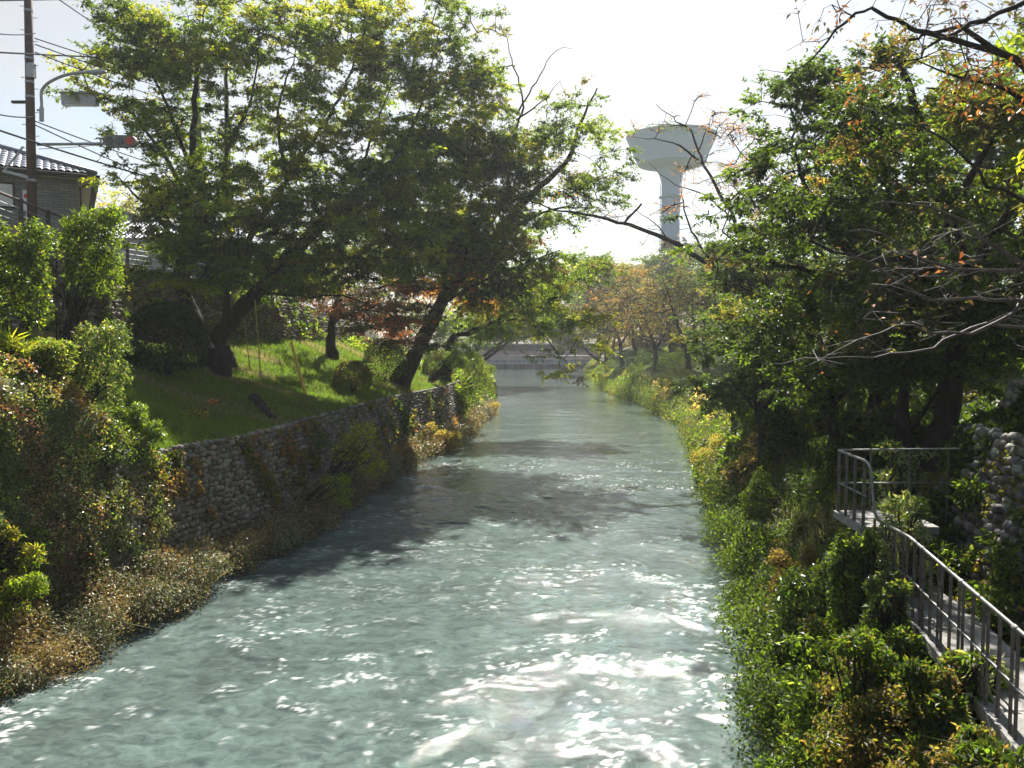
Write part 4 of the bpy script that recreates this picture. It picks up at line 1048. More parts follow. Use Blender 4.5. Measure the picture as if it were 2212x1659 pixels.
def carpet(name, label, n, y0, y1, ka, kb, leaf, names, wts, lift=.35, patch=.8, mat='leaf', seed=1, cover=0.0, dens=None, up=.3, minlift=.02):
    p, nm = surf_points(n, y0, y1, ka, kb, dens or perspective_y(y0, y1))
    v = vnoise(p[:, 0] * 1.1 + p[:, 2] * 1.3, p[:, 1] * 1.2 + p[:, 2] * .7, seed) * .6 + vnoise(p[:, 1] * 3.1, p[:, 2] * 3.1 + p[:, 0] * 2, seed + 1) * .4
    if cover > 0:
        ok = v > cover; p, nm, v = p[ok], nm[ok], v[ok]
    base = p.copy()
    off = (minlift + lift * np.clip(v - .2, 0, 1) * 1.4) * rng.uniform(.35, 1.0, len(p)) ** .4
    p = p + nm * off[:, None]
    ok = p[:, 2] > .04; p, nm = p[ok], nm[ok]
    col = noisecol(p, names, wts, patch, seed + 5)
    ax = rng.normal(size=p.shape); ax[:, 2] -= .35
    L = leaf[0] * rng.uniform(.6, 1.3, len(p)) * np.clip((p[:, 1] / 16), 1, 2.2)
    V, Q, C = leaf_mesh(p, ax, nm * .8 + [0, 0, up] + rng.normal(0, .5, p.shape), L, L * leaf[1] / leaf[0], col)
    return tag(mesh_obj(name, V, Q, M[mat], col=C), label, kind='stuff')


def blades(name, n, y0, y1, ka, kb, h, names, wts, wid=.012, seed=3, patch=1.5, lean=.4, cover=0, label=None, clump=0, mask=None):
    p, nm = surf_points(n, y0, y1, ka, kb, perspective_y(y0, y1))
    if cover:
        ok = vnoise(p[:, 0] * .8, p[:, 1] * .5, seed + 9) > cover; p = p[ok]
    if mask is not None: p = p[mask(p)]
    n = len(p); col = noisecol(p, names, wts, patch, seed) * rng.uniform(.75, 1.25, (n, 1))
    sc_ = np.clip(p[:, 1] / 22, .8, 2.4)
    hh = h * rng.uniform(.5, 1.3, n) * (.6 + .8 * vnoise(p[:, 0] * 1.7, p[:, 1] * 1.7, seed + 2)) * np.sqrt(sc_)
    th = rng.uniform(0, 2 * np.pi, n); s = np.stack([np.cos(th), np.sin(th), 0 * th], 1); w = (wid * sc_)[:, None]
    le = rng.normal(0, lean, (n, 2)); m_ = p + np.stack([le[:, 0] * hh * .3, le[:, 1] * hh * .3, hh * .6], 1); e = p + np.stack([le[:, 0] * hh, le[:, 1] * hh, hh * (1 - .35 * np.abs(le).sum(1)).clip(.3, 1)], 1)
    V = np.stack([p - s * w / 2, p + s * w / 2, m_ + s * w * .4, m_ - s * w * .4, e], 1).reshape(-1, 3)
    i = np.arange(n)[:, None] * 5
    Q = i + np.array([[0, 1, 2, 3]]); T = i + np.array([[3, 2, 4]])
    return tag(mesh_obj(name, V, [Q, T], M['blade'], col=np.vstack([col, col])), label, kind='stuff')


# knots: left side reversed: index of water edge etc.
nL = 10
LI = lambda j: nL - 1 - j          # left knot j (0 = river bed) -> column index
RI = lambda j: nL + j
GC = ['fresh', 'green', 'yellowgreen', 'pale']; GCW = [3, 3, 2, 1]
blades('lawn_grass', 230000, 18.5, 62, LI(6), LI(4), .16, ['lawn', 'fresh', 'yellowgreen', 'green', 'tan'], [5, 3, 3, 1.5, 1], label='short bright grass of the sloping lawn')
blades('bank_grass', 150000, 22, 150, RI(2), RI(6), .22, ['green', 'fresh', 'olive', 'dark'], [4, 3, 1.5, 2], label='grass on the right bank slope')
blades('shade_grass', 40000, 8, 24, LI(6), LI(4), .22, ['green', 'dark', 'fresh'], [3, 2, 1], label='grass in the hollow behind the overgrown bank', seed=13)
carpet('bank_vines', 'tangle of vines and small leaved weeds smothering the near left bank', 102000, 7, 18.2, LI(5), LI(1), (0.078, 0.043), ['green', 'olive', 'pale', 'silver', 'brown', 'pinkred'], [3, 2, 2, 1.5, 2, 1.2], lift=.62, patch=1.0, mat='leaf_gloss', seed=21)
carpet('wall_vines', 'reddish and green creepers hanging on the river wall', 42000, 17.5, 62, LI(4), LI(2), (0.084, 0.056), ['pinkred', 'olive', 'brown', 'green', 'dark'], [1.4, 3, 2, 4, 2], lift=.22, patch=1.3, seed=33, cover=.66, minlift=.12)
carpet('road_wall_vines', 'creepers on the tall cobble wall', 21000, 14, 60, LI(7), LI(6), (0.098, 0.063), ['green', 'dark', 'olive', 'fresh'], [3, 2, 2, 1], lift=.3, patch=1.6, seed=43, cover=.60, minlift=.12)
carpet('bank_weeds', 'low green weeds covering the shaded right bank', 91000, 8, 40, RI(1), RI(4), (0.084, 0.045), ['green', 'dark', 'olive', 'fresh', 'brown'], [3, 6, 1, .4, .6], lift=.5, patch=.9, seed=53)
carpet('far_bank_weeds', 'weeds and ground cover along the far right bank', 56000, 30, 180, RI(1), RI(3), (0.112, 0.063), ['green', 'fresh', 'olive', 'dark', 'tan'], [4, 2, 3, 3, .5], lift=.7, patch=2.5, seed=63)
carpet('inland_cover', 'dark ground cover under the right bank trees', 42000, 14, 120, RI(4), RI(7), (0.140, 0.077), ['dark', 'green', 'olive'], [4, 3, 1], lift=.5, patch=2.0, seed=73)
carpet('left_far_cover', 'green bushes and weeds on the far left bank', 49000, 56, 185, LI(6), LI(1), (0.140, 0.077), ['green', 'dark', 'olive', 'pale', 'fresh'], [4, 4, 2, .6, .6], lift=.9, patch=2.5, seed=83)
carpet('wall_creeper', 'patchy yellow green creeper on the walkway wall', 11200, 5, 16, RI(4), RI(5), (0.084, 0.056), ['olive', 'green', 'yellowgreen', 'brown', 'gold'], [3, 3, 1.5, 2, .6], lift=.2, patch=.8, seed=93, cover=.52, minlift=.14)

# golden brown weeds leaning over the water along the left wall foot
parts = []; GBN = ['gold', 'brown', 'tan', 'olive', 'green', 'silver']; GBW = [2.2, 2.2, 1.6, 2.2, 2, 1.2]
ys = []; y = 11.0
while y < 75: ys.append(y); y += .38 * (y / 16) ** .8
lob = []
for y in ys:
    for j in range(3):
        r = rng.uniform(.38, .72) * (1.0 if y < 40 else 1.15); x = xl(y) + rng.uniform(-.75, .42); z = rng.uniform(.1, .55) + (.5 if j == 2 else 0) * (x < xl(y) - .2)
        lob.append(((x, y + rng.normal(0, .2), z), (r, r, r * rng.uniform(.7, 1.15))))
sz = np.array([l_[0][1] for l_ in lob])
for (a_, b_, n_, lf) in [(0, 17, 42000, (.07, .036)), (17, 26, 42000, (.08, .042)), (26, 40, 30000, (.10, .052)), (40, 90, 22000, (.15, .07))]:
    sel = [l_ for l_ in lob if a_ <= l_[0][1] < b_]
    parts.append(cloud(sel, n_, lf, GBN, GBW, tight=.34, patch=1.1))
V, Q, C = join(parts)
tag(mesh_obj('waterside_weeds', V, Q, M['leaf_dry'], col=C), 'golden brown weeds leaning over the water along the left bank', kind='stuff')
# seed-headed grasses at the lower left edge
blades('reed_grass', 16000, 11.5, 40, LI(3), LI(0), .75, ['tan', 'gold', 'brown', 'olive'], [2, 2, 2, 2], wid=.014, lean=.75, label='tall dry grasses at the water edge', seed=19, mask=lambda p: p[:, 2] > 0)

# green fringe along the right water edge
lob = []; y = 7.5
while y < 150:
    for j in range(3):
        r = rng.uniform(.35, .7) * (1 + y / 90); lob.append(((xr(y) + rng.uniform(-.25, 1.3), y + rng.normal(0, .2), rng.uniform(.1, .9)), (r, r, r * rng.uniform(.7, 1.1))))
    y += .42 * (y / 14) ** .85
parts = []
for (a_, b_, n_, lf, nm_, w_) in [(0, 14, 36000, (.08, .04), ['green', 'dark', 'olive', 'brown'], [2.4, 5, 1, .8]), (14, 26, 36000, (.09, .042), ['green', 'dark', 'olive'], [3, 5, 1]), (26, 55, 30000, (.12, .06), ['olive', 'green', 'dark', 'brown'], [2, 3, 5, 1]), (55, 160, 36000, (.15, .08), ['green', 'fresh', 'olive', 'dark'], [4, 2, 2, 2])]:
    sel = [l_ for l_ in lob if a_ <= l_[0][1] < b_]
    parts.append(cloud(sel, n_, lf, nm_, w_, tight=.36, patch=1.8))
V, Q, C = join(parts)
tag(mesh_obj('waterside_plants', V, Q, M['leaf'], col=C), 'green plants crowding the right water edge', kind='stuff')
blades('edge_grass', 30000, 7.5, 120, RI(1), RI(3), .55, ['green', 'fresh', 'olive', 'tan'], [3, 2, 1, 1], wid=.013, lean=.5, label='long grass among the plants of the right bank', seed=29)


def undergrowth(name, label, n, spots, leaf, palettes, mat='leaf', rr=(.22, .6), tight=.3):
    groups = [[] for _ in palettes]
    for p in spots:
        g = int(np.clip(vnoise(p[0] * .9 + 3, p[1] * .7 + p[2] * .5, 91) * 1.5 * len(palettes) - .25 * len(palettes) + rng.uniform(-.6, .6), 0, len(palettes) - 1))
        r = rng.uniform(*rr); c = np.array(p) + [0, 0, r * rng.uniform(0, .5)]
        groups[g].append((c, (r, r, r * rng.uniform(.5, 1.1))))
    tot = sum(l_[1][0] ** 2 for g in groups for l_ in g); parts = []
    for g, (nm_, w_, ls) in zip(groups, palettes):
        if g: parts.append(cloud(g + [g[0]] * max(0, 41 - len(g)), int(n * sum(l_[1][0] ** 2 for l_ in g) / tot / ls ** 1.6), (leaf[0] * ls, leaf[1] * ls), nm_, w_, tight=tight, patch=.7, droop=.4))
    V, Q, C = join(parts)
    return tag(mesh_obj(name, V, Q, M[mat], col=C), label, kind='stuff')


sp_r = surf_points(330, 6.5, 17, RI(1), RI(3), perspective_y(6.5, 17))[0]
sp_r2 = surf_points(60, 6.5, 14, RI(3), RI(4), perspective_y(6.5, 14))[0]; sp_r2 = sp_r2[(sp_r2[:, 0] < 3.1 + .21 * sp_r2[:, 1])]
PR = [(['green', 'dark', 'olive'], [3, 5, .6], 1.0), (['brown', 'olive', 'dark', 'green'], [3, 3, 2, 2], .8), (['fresh', 'green', 'pale', 'dark'], [1, 3, 1, 5], 1.5), (['olive', 'dark', 'green', 'yellowgreen'], [2, 4, 3, .4], .8), (['green', 'pale', 'dark'], [3, 1, 4], 1.3)]
undergrowth('bank_undergrowth', 'dense mixed undergrowth on the near right bank between water and walkway', 110000, np.vstack([sp_r, sp_r2]), (.085, .04), PR, tight=.42)
sp_l = surf_points(380, 9, 19.2, LI(6), LI(1), perspective_y(9, 19.2))[0]; sp_l = sp_l[(sp_l[:, 0] > xl(sp_l[:, 1]) - 3.2)]
sp_l = np.vstack([sp_l, surf_points(70, 18.5, 20.6, LI(5), LI(2))[0]])
sp_w = []
for _ in range(300):
    y_ = 1 / rng.uniform(1 / 12.9, 1 / 6.3); u_ = rng.random(); x_ = np.interp(y_, [0, 11.3, 20], [3.29, 5.66, 6.15]) - .1 - 1.5 * u_
    z0_ = height(x_, y_)[0]; sp_w.append((x_, y_, z0_ + rng.random() * max(0, 2.35 - .55 * u_ - z0_)))
undergrowth('slab_side_weeds', 'dark weeds heaped up against the river side of the walkway slab', 62000, sp_w, (.085, .04), [(['dark', 'green', 'olive'], [3, 3, 1], 1), (['green', 'pale', 'dark', 'fresh'], [3, 1, 3, 1], 1.3), (['brown', 'olive', 'dark', 'green'], [2, 2, 2, 1], .85)], rr=(.16, .34), tight=.42)
sp_w = []
for _ in range(140):
    y_ = 1 / rng.uniform(1 / 15.2, 1 / 6.0); x_ = np.interp(y_, [0, 11.3, 20], [3.29, 5.66, 6.15]) + 1.08 + rng.uniform(0, 1.1)
    sp_w.append((x_, y_, max(height(x_, y_)[0], 2.2) + rng.uniform(0, .7)))
undergrowth('wall_side_weeds', 'shaded weeds growing between the walkway slab and the sloping cobble wall', 24000, sp_w, (.095, .042), [(['dark', 'green', 'olive'], [3, 3, 1], 1), (['green', 'pale', 'dark'], [3, 1, 3], 1.3)], rr=(.14, .34), tight=.45)
PL2 = [(['green', 'silver', 'olive', 'pale'], [3, 2, 2, 1.5], .9), (['pinkred', 'brown', 'olive', 'green'], [2, 2, 2, 1.5], .85), (['green', 'dark', 'fresh'], [3, 2, 1], 1.1), (['gold', 'brown', 'tan', 'olive'], [2, 2, 1, 2], .8), (['fresh', 'green', 'yellowgreen'], [2, 3, 1], 1.2)]
undergrowth('vine_tangle', 'lumpy tangle of weeds and creepers covering the near left bank', 130000, sp_l, (.08, .04), PL2, mat='leaf_gloss', rr=(.2, .55), tight=.42)


def shrub(px, py, d, r, lab, names, wts=None, n=12000, leaf=(.08, .035), nl=11, mat='leaf', cat='shrub', tight=.38, ry=None, on=True, **kw):
    ry = ry or r
    if on: d = settle(px, py, d, r, ry)
    k = d / F
    lo = [(P(px + rng.uniform(-.8, .8) * r, py + rng.uniform(-.75, .75) * ry, d + rng.uniform(-.35, .35)), (r * k * rng.uniform(.25, .6), r * k * rng.uniform(.3, .55), ry * k * rng.uniform(.25, .6))) for _ in range(nl)]
    if d < 22 and px > 1600:
        for (c_, r_) in list(lo):
            g_ = max(height(c_[0], c_[1])[0], 0)
            if c_[2] - g_ > r_[2] * 1.6: lo.append((np.array([c_[0] + rng.normal(0, .08), c_[1] + rng.normal(0, .08), g_ + (c_[2] - g_) * rng.uniform(.25, .6)]), (r_[0] * .9, r_[1] * .9, (c_[2] - g_) * .4)))
        n = int(n * 1.35)
    return bush('shrub', lab, lo, n, leaf, names, wts, cat, mat, tight, **kw)


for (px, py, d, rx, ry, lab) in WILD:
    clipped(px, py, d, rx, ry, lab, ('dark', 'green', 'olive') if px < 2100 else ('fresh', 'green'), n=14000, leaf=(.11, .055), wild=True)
shrub(195, 545, 22.5, 62, 'feathery bright green shrub growing up against the tall cobble wall', ['green', 'fresh', 'dark'], [3, 2, 2], 17000, (.13, .045), nl=22, ry=105, on=False, tight=.45)
shrub(30, 600, 18.5, 75, 'glossy leaved shrub at the left edge in front of the road wall', ['green', 'fresh', 'yellowgreen', 'dark'], [3, 2, 1, 2], 15000, (.10, .055), nl=20, ry=110, on=False, mat='leaf_gloss', tight=.45)
shrub(215, 800, 19, 70, 'silvery leaved shrub spilling over the top of the overgrown bank', ['green', 'silver', 'pale', 'olive'], [3, 1.4, 2, 1], 13000, (.09, .045), nl=20, ry=95, on=False, mat='leaf_gloss', tight=.4)
shrub(90, 790, 18, 70, 'pale green weed shrub on top of the bank left of the silvery one', ['green', 'pale', 'olive'], None, 12000, (.09, .045), nl=16, ry=60, on=False, tight=.4)
shrub(1925, 1290, 10.9, 50, 'leafy green weeds pressing against the foot of the rail', ['green', 'olive', 'pale', 'dark'], [3, 1, 1, 4], 8000, (.09, .04), on=False, mat='leaf_gloss')
shrub(1890, 1400, 9.9, 75, 'tall green shrub in front of the lower rail', ['green', 'olive', 'dark'], [3, 1, 4], 11000, (.09, .04), on=False)
shrub(1850, 1190, 12.0, 48, 'dark leafy shrub hiding the footing of the platform', ['dark', 'green', 'pale'], [4, 3, 1], 9000, (.09, .04), on=False)
shrub(2020, 1500, 8.8, 75, 'dark weeds against the slab edge near the bottom', ['dark', 'green', 'olive', 'brown'], None, 10000, (.075, .035), on=False)
shrub(2130, 1640, 7.9, 60, 'green weeds at the bottom edge below the slab', ['green', 'olive', 'yellowgreen'], None, 6000, (.07, .03), on=False)
# near right shrubs between the water and the walkway
shrub(1800, 1340, 10.4, 120, 'big leafed green shrub halfway down the near right bank', ['green', 'dark', 'pale', 'fresh'], [4, 4, 1.5, 1], 15000, (.11, .045), mat='leaf_gloss')
shrub(1740, 1270, 11.5, 80, 'rusty tipped weed shrub at the water side of the big leafed one', ['brown', 'brown', 'olive', 'green'], None, 11000, (.06, .03))
shrub(1700, 1440, 10, 70, 'dark green shrub overhanging the near right water edge', ['green', 'dark', 'fresh'], None, 9000, (.08, .06))
shrub(1880, 1220, 11.6, 90, 'pale leafed shrub below the walkway rail', ['pale', 'green', 'silver'], [2, 4, 2], 10000, (.11, .04), mat='leaf_gloss')
shrub(1950, 1130, 12.2, 55, 'pale leafed sapling growing through the walkway rail', ['silver', 'pale', 'green'], [2, 2, 3], 4500, (.11, .04), mat='leaf_gloss', tight=.4, on=False)
shrub(1950, 1000, 15.2, 60, 'pale leafed sapling beside the platform end rail', ['silver', 'pale', 'dark'], [2, 2, 4], 4500, (.13, .05), mat='leaf_gloss', tight=.4, on=False)
shrub(1850, 1540, 9.0, 120, 'reddish brown weed clump low in front of the walkway', ['brown', 'olive', 'dark', 'green', 'tan'], [3, 3, 1.5, 2, .6], 15000, (.055, .028))
shrub(1990, 1600, 8.4, 130, 'mixed green and yellow weed clump at the bottom right', ['olive', 'green', 'yellowgreen', 'brown', 'gold'], [3, 4, 1.5, 2, .7], 16000, (.06, .03))
shrub(1740, 1620, 9.2, 80, 'yellow feathery weed leaning over the water at the bottom', ['gold', 'olive', 'yellowgreen'], None, 11000, (.05, .018), tight=.35)
shrub(2120, 1430, 8.8, 40, 'pale leaf spray poking over the middle of the rail', ['pale', 'silver', 'green'], None, 900, (.14, .05), mat='leaf_gloss', tight=.4, ry=16, on=False)
shrub(1660, 1090, 15, 60, 'lush low shrub at the right water edge', ['green', 'fresh', 'dark'], None, 8000, (.07, .035))
shrub(1640, 1190, 13, 60, 'dark low shrub overhanging the middle right water edge', ['green', 'dark'], None, 9000, (.07, .035))
shrub(1540, 985, 36, 45, 'tan seeded grass clump where the right bank bulges', ['tan', 'gold', 'olive', 'green'], None, 6000, (.09, .02), tight=.4)
shrub(1372, 812, 92, 26, 'bright green reedy shrub at the far right water edge', ['fresh', 'green'], None, 3500, (.2, .06), tight=.3)
shrub(1305, 800, 105, 24, 'tall green reeds near the far end of the right bank', ['green', 'fresh', 'dark'], None, 3500, (.22, .07), tight=.3)
# left wall plants
shrub(775, 975, 30.5, 55, 'yellow green sapling leaning out from the river wall', ['yellowgreen', 'yellow', 'fresh'], [3, 1, 2], 3800, (.11, .05), tight=.5, ry=60, on=False)
shrub(720, 1065, 28, 36, 'small bright yellow green weed at the foot of the wall', ['yellowgreen', 'fresh'], None, 2200, (.08, .04), tight=.4, on=False)
shrub(300, 910, 20.2, 48, 'bright green broad leafed plant above the wall corner', ['fresh', 'green', 'pale'], [3, 3, 1], 4200, (.10, .04), mat='leaf_gloss', tight=.35, on=False)
shrub(425, 895, 20.5, 44, 'low branch of yellow leaves lying on the shaded lawn', ['yellow', 'gold', 'yellowgreen'], None, 600, (.08, .035), tight=.5, ry=14)
shrub(462, 872, 21.5, 12, 'small orange flowering plant on the lawn', ['orange'], None, 60, (.09, .08), tight=.5)
shrub(30, 1190, 15.3, 55, 'yellow green sumac spray at the left edge', ['green', 'yellowgreen', 'olive'], [3, 2, 2], 2400, (.12, .045), tight=.45, on=False)
shrub(40, 1290, 14.9, 50, 'bright green leafy weed at the left edge low on the bank', ['fresh', 'green', 'yellowgreen'], None, 3600, (.08, .035), tight=.35, on=False)
shrub(1000, 770, 52, 36, 'bright green broad leafed bush by the end of the wall', ['fresh', 'green'], None, 7000, (.11, .05), mat='leaf_gloss')
shrub(1035, 810, 58, 34, 'pale green overhanging bush where the wall ends', ['green', 'pale', 'olive', 'dark'], None, 8000, (.11, .05), ry=50, on=False)
shrub(1065, 885, 62, 16, 'drooping brown weed tuft at the tip of the left bank', ['tan', 'olive', 'gold'], None, 1800, (.14, .03), tight=.5)
shrub(960, 950, 46, 40, 'golden weed bush at the far foot of the river wall', ['gold', 'olive', 'tan', 'green'], None, 9000, (.09, .04))
shrub(30, 760, 17.5, 34, 'palm like shrub with narrow bright leaves at the left edge', ['fresh', 'yellowgreen'], None, 900, (.32, .03), tight=.6, on=False)

# a leafy tree added just outside the frame to shade the walkway
q = np.array([11.5, 9.0, height(11.5, 9.0)[0]])
make_tree('broadleaf_tree', 'shade tree added beyond the upper cobble tier, mostly unseen past the right edge', q,
    [([q, q + [-.2, .5, 2.5], q + [-.8, 1, 5], q + [-1, 1.5, 8]], .28, .06), ([q + [-.2, .5, 2.5], q + [2, 3, 5], q + [3, 5, 7]], .14, .03)],
    [((11.6, 14.2, 10.3), (1.9, 2.4, 1.3), GR, GW, 1.2), ((10.9, 12.2, 9.6), (1.9, 2, 1.0), GR, GW, 1.1), ((14, 17, 11.5), (2.4, 2.5, 1.6), GR, GW, 1), ((9.2, 9.0, 10.5), (1.8, 2, 1.0), GR, GW, 1), ((10.5, 11.0, 12), (2.2, 2, 1.0), GR, GW, .8), ((12.5, 10.5, 13), (3, 3, 1.8), GR, GW, 1), ((13, 14, 12.5), (3, 3, 2), GR, GW, 1), ((13.5, 17.5, 12), (3, 3, 2.4), GR, GW, 1)], leaf=(.16, .08), spray_dens=10)

# undergrowth that closes the view between the far trunks
for i, (px, py, dd, r, lab, pl) in enumerate([
        (1500, 745, 100, 50, 'dark thicket upstream behind the clipped mounds', ['dark', 'green', 'olive']), (1590, 750, 90, 60, 'dark thicket behind the reaching cherry', ['dark', 'green']),
        (1680, 745, 80, 60, 'dark thicket behind the layered tree', ['dark', 'green']), (1780, 745, 70, 70, 'dark thicket behind the broad evergreen', ['dark', 'green', 'olive']), (1890, 745, 60, 75, 'dark thicket inland left of the forked trunk', ['dark', 'green']),
        (2000, 740, 52, 75, 'dark thicket inland right behind the forked trunk', ['dark', 'green']), (2110, 735, 48, 75, 'half lit thicket near the right edge', ['green', 'fresh', 'dark']), (2210, 735, 44, 75, 'lit thicket cut by the right edge', ['green', 'fresh', 'dark']),
        (1420, 735, 140, 50, 'brownish thicket on the far right bank', ['brown', 'olive', 'dark']), (1340, 735, 170, 45, 'brown thicket right of the bridge end', ['brown', 'olive', 'tan']), (1260, 720, 240, 50, 'hazy thicket beyond the bridge', ['brown', 'olive', 'green']), (1160, 715, 240, 60, 'hazy thicket beyond the left end of the bridge', ['olive', 'green', 'brown']),
        (1080, 720, 200, 50, 'thicket at the left end of the bridge', ['olive', 'green']), (1000, 730, 120, 60, 'dark thicket on the left bank beyond the wall', ['dark', 'green', 'olive']), (900, 720, 90, 60, 'dark thicket against the far end of the tall wall', ['dark', 'green'])]):
    clipped(px, py, dd, r, r * .62, lab, pl, n=9000, leaf=(.16 * dd / 90, .09 * dd / 90), on=False, group='thickets between the far trees')

# ------------------------------------------------------------------ water tower
c = P(1449, 400, 205); c[2] = 0; k = 205 / F
zz = lambda py: P(1449, py, 205)[2]
t = thing('water_tower', (c[0], c[1], 6), 'pale blue grey concrete water tower with a flared tank', 'water tower')
mb = MB(); mb.lathe(c, [(2.5, 2), (2.32, zz(426) - 6), (2.30, zz(400)), (2.36, zz(395))]); mb.build('shaft', M['tower'], t, smooth=True)
mb = MB(); prof = [(2.36, zz(395)), (2.5, zz(390)), (2.75, zz(382)), (3.15, zz(374)), (3.7, zz(366.5)), (5.6, zz(362)), (8.1, zz(357)), (8.45, zz(355)), (8.5, zz(351)), (11.35, zz(297)), (11.4, zz(294.5)), (11.2, zz(293.2)), (10.5, zz(292.5)), (5.0, zz(286)), (0.01, zz(283))]
mb.lathe(c, prof, 72); tank = mb.build('tank', M['tower'], t)
mb = MB(); mb.lathe(c, [(8.62, zz(352.4)), (8.66, zz(351)), (8.55, zz(350.4))], 72); mb.lathe(c, [(11.48, zz(296)), (11.52, zz(293.2)), (11.3, zz(292.4))], 72); mb.build('rim_band', M['tower_trim'], tank)
mb = MB(); mb.lathe(c + [0, -3, 0], [(1.6, zz(287)), (1.6, zz(281)), (1.2, zz(279.4)), (0.01, zz(279))], 24); mb.build('hatch', M['tower_trim'], tank)
mb = MB(); mb.lathe(c + [-4.4, -5, 0], [(.7, zz(290)), (.7, zz(286.5)), (.01, zz(286))], 16); mb.build('hatch', M['tower_trim'], tank)
mb = MB()
for a in np.arange(0, 2 * np.pi, .22):
    p = c + [4.6 * math.cos(a) - 2, 4.6 * math.sin(a) - 2, 0]; mb.tube([p + [0, 0, zz(288)], p + [0, 0, zz(276.5)]], .045, 4)
for zq in (276.8, 281.5):
    th = np.linspace(0, 2 * np.pi, 40); mb.tube(np.stack([c[0] - 2 + 4.6 * np.cos(th), c[1] - 2 + 4.6 * np.sin(th), 0 * th + zz(zq)], 1), .045, 4, cap=False)
mb.build('roof_railing', M['tower_trim'], t)
mb = MB(); mb.lathe(c, [(2.3, zz(428.5)), (3.05, zz(427)), (3.05, zz(425.6)), (2.3, zz(425.4))], 40); gal = mb.build('gallery', M['tower_trim'], t)
mb = MB()
for a in np.arange(0, 2 * np.pi, .42):
    p = c + [3.0 * math.cos(a), 3.0 * math.sin(a), 0]; mb.tube([p + [0, 0, zz(426)], p + [0, 0, zz(418)]], .04, 4)
th = np.linspace(0, 2 * np.pi, 30); mb.tube(np.stack([c[0] + 3.0 * np.cos(th), c[1] + 3.0 * np.sin(th), 0 * th + zz(418)], 1), .04, 4, cap=False)
mb.build('handrail', M['tower_trim'], gal)
mb = MB()
for sx in (-.25, .25): mb.beam(c + [-2.75, -.6 + sx, 10], c + [-2.75, -.6 + sx, zz(400)], .08)
for z_ in np.arange(10, zz(401), .8): mb.beam(c + [-2.75, -.85, z_], c + [-2.75, -.35, z_], .06)
mb.build('ladder', M['tower_trim'], t)

# ------------------------------------------------------------------ weir and bridge at the head of the reach
D = 181.0; k = D / F
zz = lambda py: CAMZ + (HORIZON - py) * k
X = lambda px: (px - W / 2) * k
t = thing('weir', (X(1170), D, 0), 'low concrete weir with pinkish beam across the head of the river', 'weir')
mb = MB(); mb.box((X(1040), D, -1), (X(1262), D + 4, zz(786))); mb.build('lower_face', M['concrete_dark'], t)
mb = MB(); mb.box((X(1040), D - .35, zz(786)), (X(1275), D + 4.2, zz(776.2))); mb.build('upper_face', M['concrete_blue'], t)
mb = MB(); mb.box((X(1040), D - .7, zz(776.2) + .003), (X(1290), D + 4.3, zz(774.6))); mb.build('lip', M['white_paint'], t)
mb = MB(); mb.box((X(1040), D - .1, zz(774.6) + .003), (X(1300), D + .8, zz(769.2))); mb.build('beam', M['pink_paint'], t)
mb = MB(); mb.box((X(1040), D - .3, zz(769.2) + .003), (X(1305), D + 1.2, zz(768))); mb.build('coping', M['white_paint'], t)
mb = MB(); mb.box((X(1040), D - .5, zz(786.5)), (X(1262), D - .353, zz(785.2))); mb.build('ledge', M['white_paint'], t)
mb = MB(); mb.box((X(1244), D - 1.4, -1), (X(1255), D - .705, zz(793))); mb.box((X(1205), D - 2.2, zz(805)), (X(1262), D - 1.403, zz(803))); mb.build('abutment', M['concrete'], t)
D2 = 192.0; k = D2 / F
t = thing('road_bridge', (X(1170), D2, 3), 'dark girder road bridge with a pale parapet behind the weir', 'bridge')
mb = MB(); mb.box((X(1020), D2, zz(757)), (X(1400), D2 + 1, zz(745))); mb.build('girder', M['fascia'], t)
mb = MB(); mb.box((X(1020), D2 - .4, zz(745) + .003), (X(1400), D2 + 8, zz(742.5))); mb.build('deck', M['concrete'], t)
mb = MB()
for px in range(1024, 1400, 9): mb.box((X(px), D2 - .2, zz(742.5) + .003), (X(px) + .12, D2 - .08, zz(738)))
mb.box((X(1020), D2 - .22, zz(738) + .003), (X(1400), D2 - .04, zz(737))); mb.build('parapet', M['metal'], t)
mb = MB(); mb.box((X(1020), D2 + .3, 1), (X(1400), D2 + .8, zz(757) - .01)); mb.build('apron_wall', M['pink_paint'], t)
for (px, yb, yt) in ((1204, 819, 806), (1212, 819, 807)):
    p = gp(px, yb); kk = p[1] / F; mb = MB(); h_ = (yb - yt) * kk
    mb.tube([[p[0], p[1], -.6], [p[0], p[1], h_]], .16, 8); mb.tube([[p[0], p[1], h_], [p[0], p[1], h_ + .08]], .20, 8)
    tag(mb.build('mooring_post', M['concrete_dark']), 'dark post standing in the water before the weir, ' + ('the left one' if px < 1208 else 'the right one'), 'post', 'pair of posts in the water')

# ------------------------------------------------------------------ walkway with steps and railing
WZ = CAMZ - 3.93
wx0 = lambda y: np.interp(y, [0, 11.3, 20], [3.29, 5.66, 6.15])
t = thing('concrete_walkway', (wx0(8), 8, WZ), 'grey concrete walkway slab behind the railing on the right', 'walkway')
mb = MB(); ys = np.arange(1.0, 12.61, 1.45)
for a, b_ in zip(ys[:-1], ys[1:]):
    e = .012
    V = [(wx0(y_) + dx, y_, z_) for z_ in (WZ - .14, WZ) for (y_, dx) in ((a + e, 0), (a + e, 1.0), (b_ - e, 1.0), (b_ - e, 0))]
    mb.add(V, [(3, 2, 1, 0), (4, 5, 6, 7), (0, 1, 5, 4), (1, 2, 6, 5), (2, 3, 7, 6), (3, 0, 4, 7)])
mb.build('deck', M['concrete'], t)
for y_ in np.arange(1.5, 15, 1.9):
    for e in (.12, .65): mb = MB(); mb.box((wx0(y_) + e, y_, 0.2), (wx0(y_) + e + .25, y_ + .3, WZ - .143)); mb.build('pier', M['concrete_dark'], t)
